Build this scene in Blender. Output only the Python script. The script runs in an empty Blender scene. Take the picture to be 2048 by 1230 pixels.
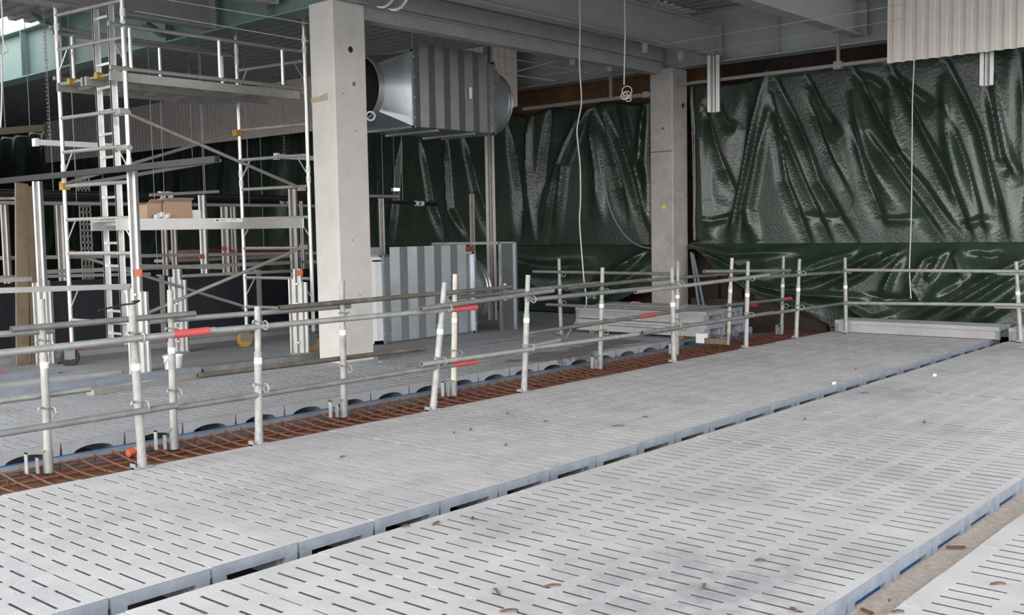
import bpy, bmesh, math, random
from math import sin, cos, pi, radians, sqrt, exp, atan2
from mathutils import Vector, Matrix
random.seed(7)
S = bpy.context.scene
COL = S.collection

# ------------------------------------------------------------------ camera
CH = 1.536
FPX, YAW, PITCH, ROLL = 2096.37, 0.715767, 0.073847, -0.0178523
_fw = Vector((cos(YAW)*cos(PITCH), sin(YAW)*cos(PITCH), -sin(PITCH)))
_r = _fw.cross(Vector((0, 0, 1))).normalized()
_u = _r.cross(_fw)
_r2 = _r*cos(ROLL) + _u*sin(ROLL)
_u2 = -_r*sin(ROLL) + _u*cos(ROLL)
cam_d = bpy.data.cameras.new('camera')
cam_d.sensor_width = 36.0
cam_d.lens = FPX/2048*36.0
cam_d.clip_start = 0.05
cam_d.clip_end = 300
cam = bpy.data.objects.new('camera', cam_d)
COL.objects.link(cam)
cam.matrix_world = Matrix(((_r2.x, _u2.x, -_fw.x, 0), (_r2.y, _u2.y, -_fw.y, 0), (_r2.z, _u2.z, -_fw.z, CH), (0, 0, 0, 1)))
S.camera = cam

def at(px, py, ax, v):
    """the point where the sight line through a photo pixel meets the plane x / y / z = v (metres)"""
    d = _r2*((px-1024)/FPX) - _u2*((py-615)/FPX) + _fw
    o = Vector((0, 0, CH))
    i = 'xyz'.index(ax)
    return o + d*((v-o[i])/d[i])

# ------------------------------------------------------------------ sky, exposure
W = bpy.data.worlds.new('overcast_sky')
S.world = W
W.use_nodes = True
nt = W.node_tree
nt.nodes.clear()
o_ = nt.nodes.new('ShaderNodeOutputWorld')
bg = nt.nodes.new('ShaderNodeBackground')
tc = nt.nodes.new('ShaderNodeTexCoord')
sep = nt.nodes.new('ShaderNodeSeparateXYZ')
nt.links.new(tc.outputs['Generated'], sep.inputs[0])
ramp = nt.nodes.new('ShaderNodeValToRGB')
mr = nt.nodes.new('ShaderNodeMapRange')
mr.inputs[1].default_value = -1
mr.inputs[2].default_value = 1
nt.links.new(sep.outputs['Z'], mr.inputs[0])
nt.links.new(mr.outputs[0], ramp.inputs[0])
e = ramp.color_ramp.elements
e[0].position = 0.0
e[0].color = (.20, .19, .18, 1)
e[1].position = 1.0
e[1].color = (.88, .94, 1.0, 1)
for p_, c_ in ((.49, (.24, .23, .22, 1)), (.51, (1.0, .98, .96, 1)), (.7, (.95, .97, 1.0, 1))):
    k_ = e.new(p_)
    k_.color = c_
nt.links.new(ramp.outputs[0], bg.inputs[0])
bg.inputs[1].default_value = 2.0
nt.links.new(bg.outputs[0], o_.inputs[0])

sun_d = bpy.data.lights.new('hazy_sun', 'SUN')
sun_d.energy = .9
sun_d.angle = radians(40)
sun_d.color = (1, .95, .88)
sun = bpy.data.objects.new('hazy_sun', sun_d)
COL.objects.link(sun)
sun.rotation_euler = Vector((0.90, 0.34, -0.36)).to_track_quat('-Z', 'Y').to_euler()

S.view_settings.view_transform = 'Standard'
S.view_settings.look = 'None'
S.view_settings.gamma = 1
S.view_settings.exposure = 0.95
S.view_settings.use_curve_mapping = False
S.cycles.max_bounces = 7
S.cycles.diffuse_bounces = 5

# ------------------------------------------------------------------ materials
def mat(name, col, rough=.6, metal=0., var=.12, scale=6., bump=.0, bscale=40., stain=None, stain_amt=.4, stain_scale=1.5, spec=.5, emit=None):
    m = bpy.data.materials.new(name)
    m.use_nodes = True
    t = m.node_tree
    b = t.nodes['Principled BSDF']
    b.inputs['Roughness'].default_value = rough
    b.inputs['Metallic'].default_value = metal
    b.inputs['Specular IOR Level'].default_value = spec
    g = t.nodes.new('ShaderNodeNewGeometry')
    n = t.nodes.new('ShaderNodeTexNoise')
    n.inputs['Scale'].default_value = scale
    n.inputs['Detail'].default_value = 6
    n.inputs['Roughness'].default_value = .65
    t.links.new(g.outputs['Position'], n.inputs['Vector'])
    r = t.nodes.new('ShaderNodeValToRGB')
    r.color_ramp.elements[0].position = .3
    r.color_ramp.elements[1].position = .7
    lo = [max(0, c*(1-var)) for c in col]
    hi = [min(1, c*(1+var)) for c in col]
    r.color_ramp.elements[0].color = (*lo, 1)
    r.color_ramp.elements[1].color = (*hi, 1)
    t.links.new(n.outputs[0], r.inputs[0])
    out = r.outputs[0]
    if stain:
        n2 = t.nodes.new('ShaderNodeTexNoise')
        n2.inputs['Scale'].default_value = stain_scale
        n2.inputs['Detail'].default_value = 8
        n2.inputs['Roughness'].default_value = .7
        t.links.new(g.outputs['Position'], n2.inputs['Vector'])
        r2 = t.nodes.new('ShaderNodeValToRGB')
        r2.color_ramp.elements[0].position = .5
        r2.color_ramp.elements[0].color = (0, 0, 0, 1)
        r2.color_ramp.elements[1].position = .72
        r2.color_ramp.elements[1].color = (stain_amt, stain_amt, stain_amt, 1)
        t.links.new(n2.outputs[0], r2.inputs[0])
        mx = t.nodes.new('ShaderNodeMix')
        mx.data_type = 'RGBA'
        t.links.new(r2.outputs[0], mx.inputs[0])
        t.links.new(out, mx.inputs[6])
        mx.inputs[7].default_value = (*stain, 1)
        out = mx.outputs[2]
    t.links.new(out, b.inputs['Base Color'])
    if bump:
        n3 = t.nodes.new('ShaderNodeTexNoise')
        n3.inputs['Scale'].default_value = bscale
        n3.inputs['Detail'].default_value = 5
        t.links.new(g.outputs['Position'], n3.inputs['Vector'])
        bp = t.nodes.new('ShaderNodeBump')
        bp.inputs['Strength'].default_value = bump
        bp.inputs['Distance'].default_value = .02
        t.links.new(n3.outputs[0], bp.inputs['Height'])
        t.links.new(bp.outputs[0], b.inputs['Normal'])
    if emit:
        b.inputs['Emission Color'].default_value = (*emit[:3], 1)
        b.inputs['Emission Strength'].default_value = emit[3]
    return m

M = {}
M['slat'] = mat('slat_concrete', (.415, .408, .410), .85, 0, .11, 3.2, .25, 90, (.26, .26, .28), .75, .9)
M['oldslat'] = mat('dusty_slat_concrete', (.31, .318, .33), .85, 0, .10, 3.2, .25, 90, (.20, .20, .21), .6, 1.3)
M['column'] = mat('column_concrete', (.56, .54, .51), .8, 0, .06, 4, .12, 60, (.40, .37, .34), .5, 1.6)
M['column2'] = mat('weathered_column_concrete', (.44, .415, .39), .8, 0, .14, 3, .12, 60, (.26, .245, .23), .8, 2.2)
M['floor'] = mat('screed', (.28, .29, .305), .85, 0, .12, 2, .15, 50, (.19, .19, .20), .6, .8)
M['ground'] = mat('outdoor_ground', (.42, .41, .39), .9, 0, .15, 1)
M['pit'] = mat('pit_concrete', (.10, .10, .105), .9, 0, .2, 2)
M['sand'] = mat('damp_sand', (.44, .38, .33), .95, 0, .22, 30, .8, 120)
M['soil'] = mat('rusty_soil', (.13, .06, .036), .95, 0, .5, 14, .9, 40)
M['slatend'] = mat('skylit_slat_end', (.235, .265, .31), .7, 0, .2, 9, .1, 60, (.15, .17, .19), .6, 6)  # bluish sky light put into the end-face colour
M['slotdark'] = mat('dark_slot_wall', (.075, .075, .08), .9, 0, .3, 20)  # darker slot walls below the pale rim, also the slat underside
M['rebar'] = mat('rusty_rebar', (.15, .060, .034), .85, 0, .4, 25)
M['rust'] = mat('rust_flake', (.125, .065, .04), .9, 0, .4, 40)
M['tube'] = mat('galvanised_tube', (.33, .34, .33), .5, .35, .18, 9, .1, 60, (.24, .23, .21), .7, 5)
M['tubedark'] = mat('weathered_tube', (.19, .195, .19), .55, .3, .2, 9, .1, 60, (.42, .41, .38), .4, 4)
M['tuberust'] = mat('rusty_tube', (.115, .10, .088), .75, .1, .3, 9, 0, 60, (.3, .28, .26), .5, 4)
M['post'] = mat('post_tube', (.36, .36, .345), .5, .25, .22, 10, .1, 60, (.22, .21, .18), .7, 7)
M['postbeige'] = mat('chalky_post', (.60, .55, .47), .7, .05, .15, 10, .1, 60, (.4, .38, .33), .6, 6)
M['alu'] = mat('aluminium', (.80, .80, .79), .32, .75, .06, 12)
M['alud'] = mat('dull_aluminium', (.40, .39, .375), .45, .5, .12, 8, 0, 60, (.26, .24, .22), .5, 3)
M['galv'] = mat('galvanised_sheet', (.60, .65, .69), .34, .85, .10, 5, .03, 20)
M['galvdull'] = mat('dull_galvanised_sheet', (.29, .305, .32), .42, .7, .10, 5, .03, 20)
M['channel'] = mat('strut_channel', (.46, .46, .455), .42, .55, .12, 7)
M['channeld'] = mat('aged_strut_channel', (.36, .34, .33), .5, .45, .12, 7)
M['beam'] = mat('beam_steel', (.36, .345, .35), .5, .15, .10, 4, 0, 60, (.27, .26, .27), .6, 2)
M['beamgreen'] = mat('rooflight_green_beam', (.19, .27, .255), .5, .15, .10, 2, 0, 60, (.13, .19, .18), .6, 1)  # greenish rooflight tint put into the steel colour, braces included
M['beamblue'] = mat('blue_grey_steel', (.40, .42, .44), .45, .2, .10, 3, 0, 60, (.31, .33, .35), .6, 2)
M['deck'] = mat('deck_steel', (.30, .295, .285), .6, .2, .12, 2)
M['liner'] = mat('liner_sheet', (.78, .72, .68), .5, .0, .05, 3)
M['tarp'] = mat('green_tarpaulin', (.022, .040, .027), .25, 0, .16, 2.5, .35, 26, (.05, .052, .04), .6, 1.4, .75)
M['backwall'] = mat('brown_sheet_wall', (.055, .036, .030), .8, 0, .4, 3, 0, 60, (.02, .015, .013), .8, 1)
M['timberwall'] = mat('rusty_timber', (.15, .075, .035), .85, 0, .35, 5)
M['rustlight'] = mat('rust_streaked_plaster', (.33, .24, .18), .85, 0, .3, 4, 0, 60, (.12, .055, .035), .9, 5)
M['plank'] = mat('weathered_plank', (.20, .15, .10), .8, 0, .2, 5, .2, 30)
M['card'] = mat('cardboard', (.48, .33, .23), .85, 0, .06, 5)
M['white'] = mat('white_plastic', (.82, .82, .82), .4, 0, .03, 5)
M['paper'] = mat('paper_label', (.85, .85, .85), .6, 0, .05, 60)
M['ink'] = mat('label_ink', (.06, .06, .07), .7, 0, .05, 60)
M['red'] = mat('red_plastic', (.50, .085, .085), .5, 0, .15, 20)
M['orange'] = mat('orange_plastic', (.52, .11, .05), .5, 0, .12, 20)
M['darkred'] = mat('dark_red_paint', (.16, .028, .032), .6, 0, .15, 4)
M['pink'] = mat('pink_sheet', (.42, .20, .21), .7, 0, .3, 8)
M['blue'] = mat('blue_plastic', (.025, .095, .25), .5, 0, .15, 6)
M['bluerail'] = mat('blue_grey_rail', (.25, .285, .33), .5, .3, .14, 7, 0, 60, (.25, .26, .28), .6, 3)
M['black'] = mat('black_panel', (.010, .011, .019), .55, 0, .15, 5)
M['rubber'] = mat('black_rubber', (.012, .012, .013), .5, 0, .1, 5)
M['yellow'] = mat('yellow_plastic', (.42, .25, .04), .5, 0, .12, 15)
M['yellowtag'] = mat('yellow_tag', (.80, .74, .02), .5, 0, .02, 15)
M['cable'] = mat('pale_cable', (.52, .51, .48), .6, 0, .05, 5)
M['stain'] = mat('tan_stain', (.42, .34, .26), .85, 0, .15, 12)
M['hole'] = mat('hole_shadow', (.02, .018, .016), .95, 0, .1, 5)
M['pinkrope'] = mat('mauve_hose', (.34, .19, .24), .7, 0, .1, 5)
M['bluepole'] = mat('blue_grey_pole', (.20, .23, .27), .5, .2, .1, 5)
M['orangesteel'] = mat('rusty_orange_steel', (.26, .10, .045), .8, 0, .2, 9)
M['darkbar'] = mat('dark_steel_bar', (.045, .044, .046), .6, .1, .2, 6)
M['lamp'] = mat('lit_lamp', (1, 1, 1), .5, 0, 0, 5, emit=(1, .95, .85, 3.0))
M['box_inside'] = mat('grey_core', (.4, .36, .3), .9, 0, .1, 5)

def spangle(m):
    """big soft spangles on galvanised sheet"""
    t = m.node_tree
    b = t.nodes['Principled BSDF']
    g = t.nodes.new('ShaderNodeNewGeometry')
    v = t.nodes.new('ShaderNodeTexNoise')
    v.inputs['Scale'].default_value = 9
    v.inputs['Detail'].default_value = 4
    r = t.nodes.new('ShaderNodeMapRange')
    r.inputs[3].default_value = .24
    r.inputs[4].default_value = .46
    t.links.new(g.outputs['Position'], v.inputs['Vector'])
    t.links.new(v.outputs[0], r.inputs[0])
    t.links.new(r.outputs[0], b.inputs['Roughness'])
spangle(M['galv'])
spangle(M['galvdull'])

def wet_patch(m, boxes):
    """damp stains on the slats: noise-edged patches at fixed places of the row"""
    t = m.node_tree
    b = t.nodes['Principled BSDF']
    src = b.inputs['Base Color'].links[0].from_socket
    g = t.nodes.new('ShaderNodeNewGeometry')
    n = t.nodes.new('ShaderNodeTexNoise')
    n.inputs['Scale'].default_value = 3.2
    n.inputs['Detail'].default_value = 3
    t.links.new(g.outputs['Position'], n.inputs['Vector'])
    tot = None
    for cx, cy, rx, ry in boxes:
        vm = t.nodes.new('ShaderNodeVectorMath')
        vm.operation = 'SUBTRACT'
        vm.inputs[1].default_value = (cx, cy, 0)
        t.links.new(g.outputs['Position'], vm.inputs[0])
        vs = t.nodes.new('ShaderNodeVectorMath')
        vs.operation = 'MULTIPLY'
        vs.inputs[1].default_value = (1/rx, 1/ry, 0)
        t.links.new(vm.outputs[0], vs.inputs[0])
        ln = t.nodes.new('ShaderNodeVectorMath')
        ln.operation = 'LENGTH'
        t.links.new(vs.outputs[0], ln.inputs[0])
        if tot is None:
            tot = ln.outputs['Value']
        else:
            mn = t.nodes.new('ShaderNodeMath')
            mn.operation = 'MINIMUM'
            t.links.new(tot, mn.inputs[0])
            t.links.new(ln.outputs['Value'], mn.inputs[1])
            tot = mn.outputs[0]
    ad = t.nodes.new('ShaderNodeMath')
    ad.operation = 'ADD'
    t.links.new(tot, ad.inputs[0])
    n2x = t.nodes.new('ShaderNodeMath')
    n2x.operation = 'MULTIPLY'
    n2x.inputs[1].default_value = 1.9
    t.links.new(n.outputs[0], n2x.inputs[0])
    t.links.new(n2x.outputs[0], ad.inputs[1])
    r = t.nodes.new('ShaderNodeValToRGB')
    r.color_ramp.elements[0].position = .88
    r.color_ramp.elements[0].color = (.85, .85, .85, 1)
    r.color_ramp.elements[1].position = .91
    r.color_ramp.elements[1].color = (0, 0, 0, 1)
    hv = t.nodes.new('ShaderNodeMath')
    hv.operation = 'MULTIPLY'
    hv.inputs[1].default_value = .5
    t.links.new(ad.outputs[0], hv.inputs[0])
    t.links.new(hv.outputs[0], r.inputs[0])
    mx = t.nodes.new('ShaderNodeMix')
    mx.data_type = 'RGBA'
    t.links.new(r.outputs[0], mx.inputs[0])
    t.links.new(src, mx.inputs[6])
    mx.inputs[7].default_value = (.13, .125, .12, 1)
    t.links.new(mx.outputs[2], b.inputs['Base Color'])
wet_patch(M['oldslat'], [(9.9, 7.95, .75, .42), (10.9, 8.05, .8, .30), (10.9, 8.75, .6, .16), (11.5, 8.2, .45, .3), (9.6, 8.6, .35, .12)])

def soft_stain(m, cx, cy, rx, ry, col, amt):
    """one broad dusty-dark smear worn into the slats"""
    t = m.node_tree
    b = t.nodes['Principled BSDF']
    src = b.inputs['Base Color'].links[0].from_socket
    g = t.nodes.new('ShaderNodeNewGeometry')
    a = t.nodes.new('ShaderNodeVectorMath')
    a.operation = 'SUBTRACT'
    a.inputs[1].default_value = (cx, cy, 0)
    t.links.new(g.outputs['Position'], a.inputs[0])
    c = t.nodes.new('ShaderNodeVectorMath')
    c.operation = 'MULTIPLY'
    c.inputs[1].default_value = (1/rx, 1/ry, 0)
    t.links.new(a.outputs[0], c.inputs[0])
    d = t.nodes.new('ShaderNodeVectorMath')
    d.operation = 'LENGTH'
    t.links.new(c.outputs[0], d.inputs[0])
    r = t.nodes.new('ShaderNodeMapRange')
    r.interpolation_type = 'SMOOTHSTEP'
    r.inputs[1].default_value = 1.0
    r.inputs[2].default_value = 0.0
    t.links.new(d.outputs['Value'], r.inputs[0])
    n = t.nodes.new('ShaderNodeTexNoise')
    n.inputs['Scale'].default_value = 3.5
    n.inputs['Detail'].default_value = 7
    n.inputs['Roughness'].default_value = .7
    t.links.new(g.outputs['Position'], n.inputs['Vector'])
    r2 = t.nodes.new('ShaderNodeMapRange')
    r2.inputs[1].default_value = .35
    r2.inputs[2].default_value = .65
    r2.inputs[4].default_value = amt
    t.links.new(n.outputs[0], r2.inputs[0])
    mu = t.nodes.new('ShaderNodeMath')
    mu.operation = 'MULTIPLY'
    t.links.new(r.outputs[0], mu.inputs[0])
    t.links.new(r2.outputs[0], mu.inputs[1])
    mx = t.nodes.new('ShaderNodeMix')
    mx.data_type = 'RGBA'
    t.links.new(mu.outputs[0], mx.inputs[0])
    t.links.new(src, mx.inputs[6])
    mx.inputs[7].default_value = (*col, 1)
    t.links.new(mx.outputs[2], b.inputs['Base Color'])
soft_stain(M['slat'], 3.7, 2.3, 1.5, .9, (.17, .17, .185), .9)
soft_stain(M['slat'], 13.6, 3.6, 1.6, 2.2, (.23, .20, .18), .7)

# ------------------------------------------------------------------ mesh helpers
class MB:
    def __init__(s):
        s.v, s.f = [], []
    def add(s, vs, fs):
        k = len(s.v)
        s.v += [Vector(p) for p in vs]
        s.f += [tuple(i+k for i in f) for f in fs]
        return s
    def box(s, x0, x1, y0, y1, z0, z1):
        s.add([(x0, y0, z0), (x1, y0, z0), (x1, y1, z0), (x0, y1, z0), (x0, y0, z1), (x1, y0, z1), (x1, y1, z1), (x0, y1, z1)],
              [(3, 2, 1, 0), (4, 5, 6, 7), (0, 1, 5, 4), (1, 2, 6, 5), (2, 3, 7, 6), (3, 0, 4, 7)])
        return s
    def obox(s, c, ax, ay, az):
        """box with half-axis vectors"""
        c, ax, ay, az = Vector(c), Vector(ax), Vector(ay), Vector(az)
        p = [c-ax-ay-az, c+ax-ay-az, c+ax+ay-az, c-ax+ay-az, c-ax-ay+az, c+ax-ay+az, c+ax+ay+az, c-ax+ay+az]
        s.add(p, [(3, 2, 1, 0), (4, 5, 6, 7), (0, 1, 5, 4), (1, 2, 6, 5), (2, 3, 7, 6), (3, 0, 4, 7)])
        return s
    def bar(s, p0, p1, w, h, up=(0, 0, 1)):
        p0, p1 = Vector(p0), Vector(p1)
        d = p1-p0
        up = Vector(up)
        sd = d.cross(up)
        if sd.length < 1e-6:
            sd = d.cross(Vector((1, 0, 0)))
        sd.normalize()
        u = sd.cross(d).normalized()
        return s.obox((p0+p1)/2, d/2, sd*w/2, u*h/2)
    def tube(s, p0, p1, r, seg=12, r1=None, hollow=False):
        p0, p1 = Vector(p0), Vector(p1)
        r1 = r if r1 is None else r1
        d = (p1-p0).normalized()
        a = d.cross(Vector((0, 0, 1)))
        if a.length < 1e-3:
            a = d.cross(Vector((1, 0, 0)))
        a.normalize()
        b = d.cross(a)
        ring = lambda c, q: [c+a*(q*cos(2*pi*i/seg))+b*(q*sin(2*pi*i/seg)) for i in range(seg)]
        n = seg
        if hollow:
            dp = min(.12, (p1-p0).length*.3)
            rings = [ring(p0+d*dp, r*.8), ring(p0, r*.8), ring(p0, r), ring(p1, r1), ring(p1, r1*.8), ring(p1-d*dp, r1*.8)]
        else:
            rings = [ring(p0, r), ring(p1, r1)]
        vs = [p for R in rings for p in R]
        fs = []
        for k in range(len(rings)-1):
            for i in range(n):
                j = (i+1) % n
                fs.append((k*n+i, k*n+j, (k+1)*n+j, (k+1)*n+i))
        fs.append(tuple(range(n-1, -1, -1)))
        fs.append(tuple(range((len(rings)-1)*n, len(rings)*n)))
        s.add(vs, fs)
        return s
    def path(s, pts, r, seg=8, closed=False):
        pts = [Vector(p) for p in pts]
        n = len(pts)
        rings = []
        a = None
        for i in range(n):
            q0 = pts[i-1] if (i > 0 or closed) else pts[i]
            q1 = pts[(i+1) % n] if (i < n-1 or closed) else pts[i]
            d = (q1-q0).normalized()
            if a is None:
                a = d.cross(Vector((0, 0, 1)))
                if a.length < 1e-3:
                    a = d.cross(Vector((1, 0, 0)))
            a = (a-d*a.dot(d)).normalized()
            b = d.cross(a)
            rings.append([pts[i]+a*(r*cos(2*pi*k/seg))+b*(r*sin(2*pi*k/seg)) for k in range(seg)])
        vs = [p for R in rings for p in R]
        fs = []
        m = n if closed else n-1
        for k in range(m):
            k2 = (k+1) % n
            for i in range(seg):
                j = (i+1) % seg
                fs.append((k*seg+i, k*seg+j, k2*seg+j, k2*seg+i))
        if not closed:
            fs.append(tuple(range(seg-1, -1, -1)))
            fs.append(tuple(range((n-1)*seg, n*seg)))
        s.add(vs, fs)
        return s
    def torus(s, c, nrm, R, r, seg=16, sg=6, a0=0, a1=2*pi):
        c, nrm = Vector(c), Vector(nrm).normalized()
        a = nrm.cross(Vector((0, 0, 1)))
        if a.length < 1e-3:
            a = nrm.cross(Vector((1, 0, 0)))
        a.normalize()
        b = nrm.cross(a)
        full = abs(a1-a0-2*pi) < 1e-6
        m = seg if full else seg+1
        return s.path([c+a*(R*cos(a0+(a1-a0)*i/seg))+b*(R*sin(a0+(a1-a0)*i/seg)) for i in range(m)], r, sg, full)
    def prism(s, poly, p0, p1, ua, ub):
        """extrude a 2D outline (in axes ua, ub) from p0 to p1"""
        p0, p1, ua, ub = Vector(p0), Vector(p1), Vector(ua), Vector(ub)
        n = len(poly)
        vs = [p0+ua*x+ub*y for x, y in poly]+[p1+ua*x+ub*y for x, y in poly]
        fs = [(i, (i+1) % n, n+(i+1) % n, n+i) for i in range(n)]
        fs += [tuple(range(n-1, -1, -1)), tuple(range(n, 2*n))]
        s.add(vs, fs)
        return s
    def mesh(s, name, m, off=(0, 0, 0), smooth=True, fix=True):
        off = Vector(off)
        me = bpy.data.meshes.new(name)
        me.from_pydata([tuple(p-off) for p in s.v], [], s.f)
        if fix:
            b = bmesh.new()
            b.from_mesh(me)
            bmesh.ops.recalc_face_normals(b, faces=b.faces)
            b.to_mesh(me)
            b.free()
        if smooth:
            me.polygons.foreach_set('use_smooth', [True]*len(me.polygons))
            me.set_sharp_from_angle(angle=radians(35))
        me.materials.append(m)
        me.update()
        return me
    def build(s, name, m, parent=None, loc=None, smooth=True, fix=True):
        m = M[m] if isinstance(m, str) else m
        if parent is not None:
            off = world_loc(parent)
            if loc is None:
                loc = off
            o = bpy.data.objects.new(name, s.mesh(name, m, loc, smooth, fix))
            o.parent = parent
            o.location = Vector(loc)-off
        else:
            if loc is None:
                n = max(1, len(s.v))
                c = sum(s.v, Vector())/n
                loc = Vector((c.x, c.y, min(p.z for p in s.v)))
            o = bpy.data.objects.new(name, s.mesh(name, m, loc, smooth, fix))
            o.location = loc
        COL.objects.link(o)
        return o

def world_loc(o):
    p = Vector(o.location)
    while o.parent:
        o = o.parent
        p = p+Vector(o.location)
    return p

def tag(o, label, cat, group=None, kind=None):
    o['label'] = label
    o['category'] = cat
    if group:
        o['group'] = group
    if kind:
        o['kind'] = kind
    return o

def thing(name, label, cat, loc, group=None):
    o = bpy.data.objects.new(name, None)
    o.empty_display_size = .1
    o.location = loc
    COL.objects.link(o)
    return tag(o, label, cat, group)

def struct(o):
    o['kind'] = 'structure'
    return o

def copy_tree(o, loc=None, label=None, group=None, parent=None):
    c = o.copy()
    COL.objects.link(c)
    if parent is not None:
        c.parent = parent
    if loc is not None:
        c.location = loc
    if label:
        c['label'] = label
    if group:
        c['group'] = group
    for ch in list(o.children):
        copy_tree(ch, parent=c)
    return c

# ------------------------------------------------------------------ building shell
struct(MB().box(-40, 60, -40, 60, -.75, -.65).build('floor', 'ground'))
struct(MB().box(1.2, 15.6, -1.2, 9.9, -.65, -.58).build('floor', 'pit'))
struct(MB().box(-1, 15.6, 9.93, 40, -.65, 0).build('floor', 'floor'))
struct(MB().box(1.5, 15.6, 1.50, 1.775, -.58, -.088).build('floor', 'sand'))
# back wall: dark sheeting, with ribbed sheet piling low down
wb = MB().box(15.95, 16.1, -12, 40, -.65, 5.4)
struct(wb.build('wall_back', 'backwall'))
struct(MB().box(.9, 1.1, 17.2, 40, -.65, 5.4).build('wall_light_block', 'backwall'))  # unseen wall, added to keep sky light off the left background
sp = MB()
y = 1.0
while y < 15:
    sp.box(15.86, 15.95, y, y+.22, -.6, 1.3)
    y += .45
struct(sp.build('wall_back_piling', 'backwall'))
struct(MB().box(1.5, 16.1, 40, 40.2, -.65, 5.4).build('wall_far_end', 'backwall'))
struct(MB().box(15.7, 15.9, 9.3, 15, 3.55, 4.6).build('trim_1', 'timberwall'))
struct(MB().box(15.45, 15.85, 6.4, 7.6, -.58, .02).build('trim_2', 'rustlight'))

def deck(x0, x1, y0, y1, z, name='ceiling', m='deck', pitch=.25):
    b = MB()
    pts = []
    x = x0
    while x < x1-1e-6:
        pts += [(x, 0), (x+pitch*.45, 0), (x+pitch*.55, .06), (x+pitch*.92, .06)]
        x += pitch
    pts.append((x, 0))
    top = [(p[0], p[1]+.02) for p in reversed(pts)]
    n = len(pts)
    vs = [(p[0], y0, z+p[1]) for p in pts]+[(p[0], y1, z+p[1]) for p in pts]
    fs = [(i, i+1, n+i+1, n+i) for i in range(n-1)]
    b.add(vs, fs)
    b.add([(x0, y0, z+.1), (x, y0, z+.1), (x, y1, z+.1), (x0, y1, z+.1)], [(0, 1, 2, 3)])
    return struct(b.build(name, m, smooth=False, fix=False))
DX0 = 0.3  # roof edges out of view are placed to shape the daylight
deck(DX0, 8.05, -2.2, 17.0, 4.98)
deck(DX0, 8.05, 21.5, 40, 4.98)
deck(8.25, 15.0, 1.2, 40, 4.98)
deck(15.2, 16.1, 1.2, 40, 4.98)

# ------------------------------------------------------------------ steel beams
def ibeam_mb(p0, p1, h, w, tf=.02, tw=.014):
    p0, p1 = Vector(p0), Vector(p1)
    d = (p1-p0).normalized()
    sd = d.cross(Vector((0, 0, 1))).normalized()
    poly = [(-w/2, 0), (w/2, 0), (w/2, tf), (tw/2, tf), (tw/2, h-tf), (w/2, h-tf), (w/2, h), (-w/2, h), (-w/2, h-tf), (-tw/2, h-tf), (-tw/2, tf), (-w/2, tf)]
    return MB().prism(poly, p0, p1, sd, Vector((0, 0, 1)))

t = thing('steel_beam', 'deep steel girder tinted teal by the rooflight, running over the pale column beside the scaffold tower', 'beam', (8.15, 9, 4.2))
ibeam_mb((8.15, -8, 4.2), (8.15, 26, 4.2), .78, .30).build('girder', 'beamgreen', t)
for yy in (10.9, 13.2, 16.2, 17.6):
    MB().box(8.0, 8.143, yy, yy+.015, 4.22, 4.96).build('stiffener_plate', 'beamgreen', t)
t = thing('steel_beam', 'blue-grey steel girder along the green tarpaulin, over the stained far column', 'beam', (15.1, 8, 4.14))
ibeam_mb((15.1, -8, 4.14), (15.1, 30, 4.14), .84, .30).build('girder', 'beamblue', t)
for yy in (5.25, 7.55, 10.2):
    MB().box(14.95, 15.093, yy, yy+.015, 4.16, 4.96).build('stiffener_plate', 'beamblue', t)

def secondary(y, x0, x1, label, h=.5, w=.2, z=4.225, m='beam'):
    t = thing('steel_joist', label, 'beam', ((x0+x1)/2, y, z), 'secondary roof joists')
    ibeam_mb((x0, y, z), (x1, y, z), h, w).build('joist', m, t)
    MB().box(x1-.012, x1, y-.13, y+.13, z, z+h-.02).build('end_plate', m, t)
    for dz in (.12, .3):
        for s_ in (-1, 1):
            MB().tube((x1-.035, y+.07*s_, z+dz), (x1-.01, y+.07*s_, z+dz), .014, 6).build('bolt', m, t)
    return t
secondary(8.62, 8.31, 14.94, 'grey steel joist that meets the girder above the short hanging strut')
secondary(6.27, 8.31, 14.94, 'pale grey steel joist meeting the girder near the cream corrugated sheet')
secondary(12.1, 3.2, 7.99, 'dark steel joist above the scaffold tower with its end on the teal girder')
secondary(10.75, 3.2, 7.99, 'dark steel joist over the ladder side of the scaffold tower', z=4.33)
t = thing('steel_beam', 'dark double steel rail running from the pale column to the stained column above the hanging duct', 'beam', (11.6, 9.65, 4.06))
MB().box(8.42, 14.9, 9.56, 9.74, 4.05, 4.20).box(8.42, 14.9, 9.60, 9.72, 4.2, 4.25).build('lower_channel', 'beam', t)
MB().box(8.42, 14.9, 9.56, 9.74, 4.255, 4.46).build('upper_channel', 'beam', t)
for k in range(12):
    xx = 8.9+.5*k
    MB().tube((xx, 9.545, 4.10), (xx, 9.56, 4.10), .012, 6).build('bolt', 'channel', t)
# diagonal knee braces on the teal girder
for (a, b, lab) in (((60, 0), (118, 62), 'pale green diagonal brace behind the scaffold top'), ((288, 44), (325, 70), 'short green diagonal brace under the dark joist')):
    p0, p1 = at(*a, 'x', 7.45), at(*b, 'x', 7.95)
    p0.z = min(p0.z, 4.93)
    tag(MB().bar(p0, p1, .07, .07).build('steel_brace', 'beamgreen'), lab, 'brace')
# pale deck sheet in the roof opening and its ragged edge
deck(13.2, 15.0, 8.9, 11.0, 4.965, 'ceiling', 'liner', .2)

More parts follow.
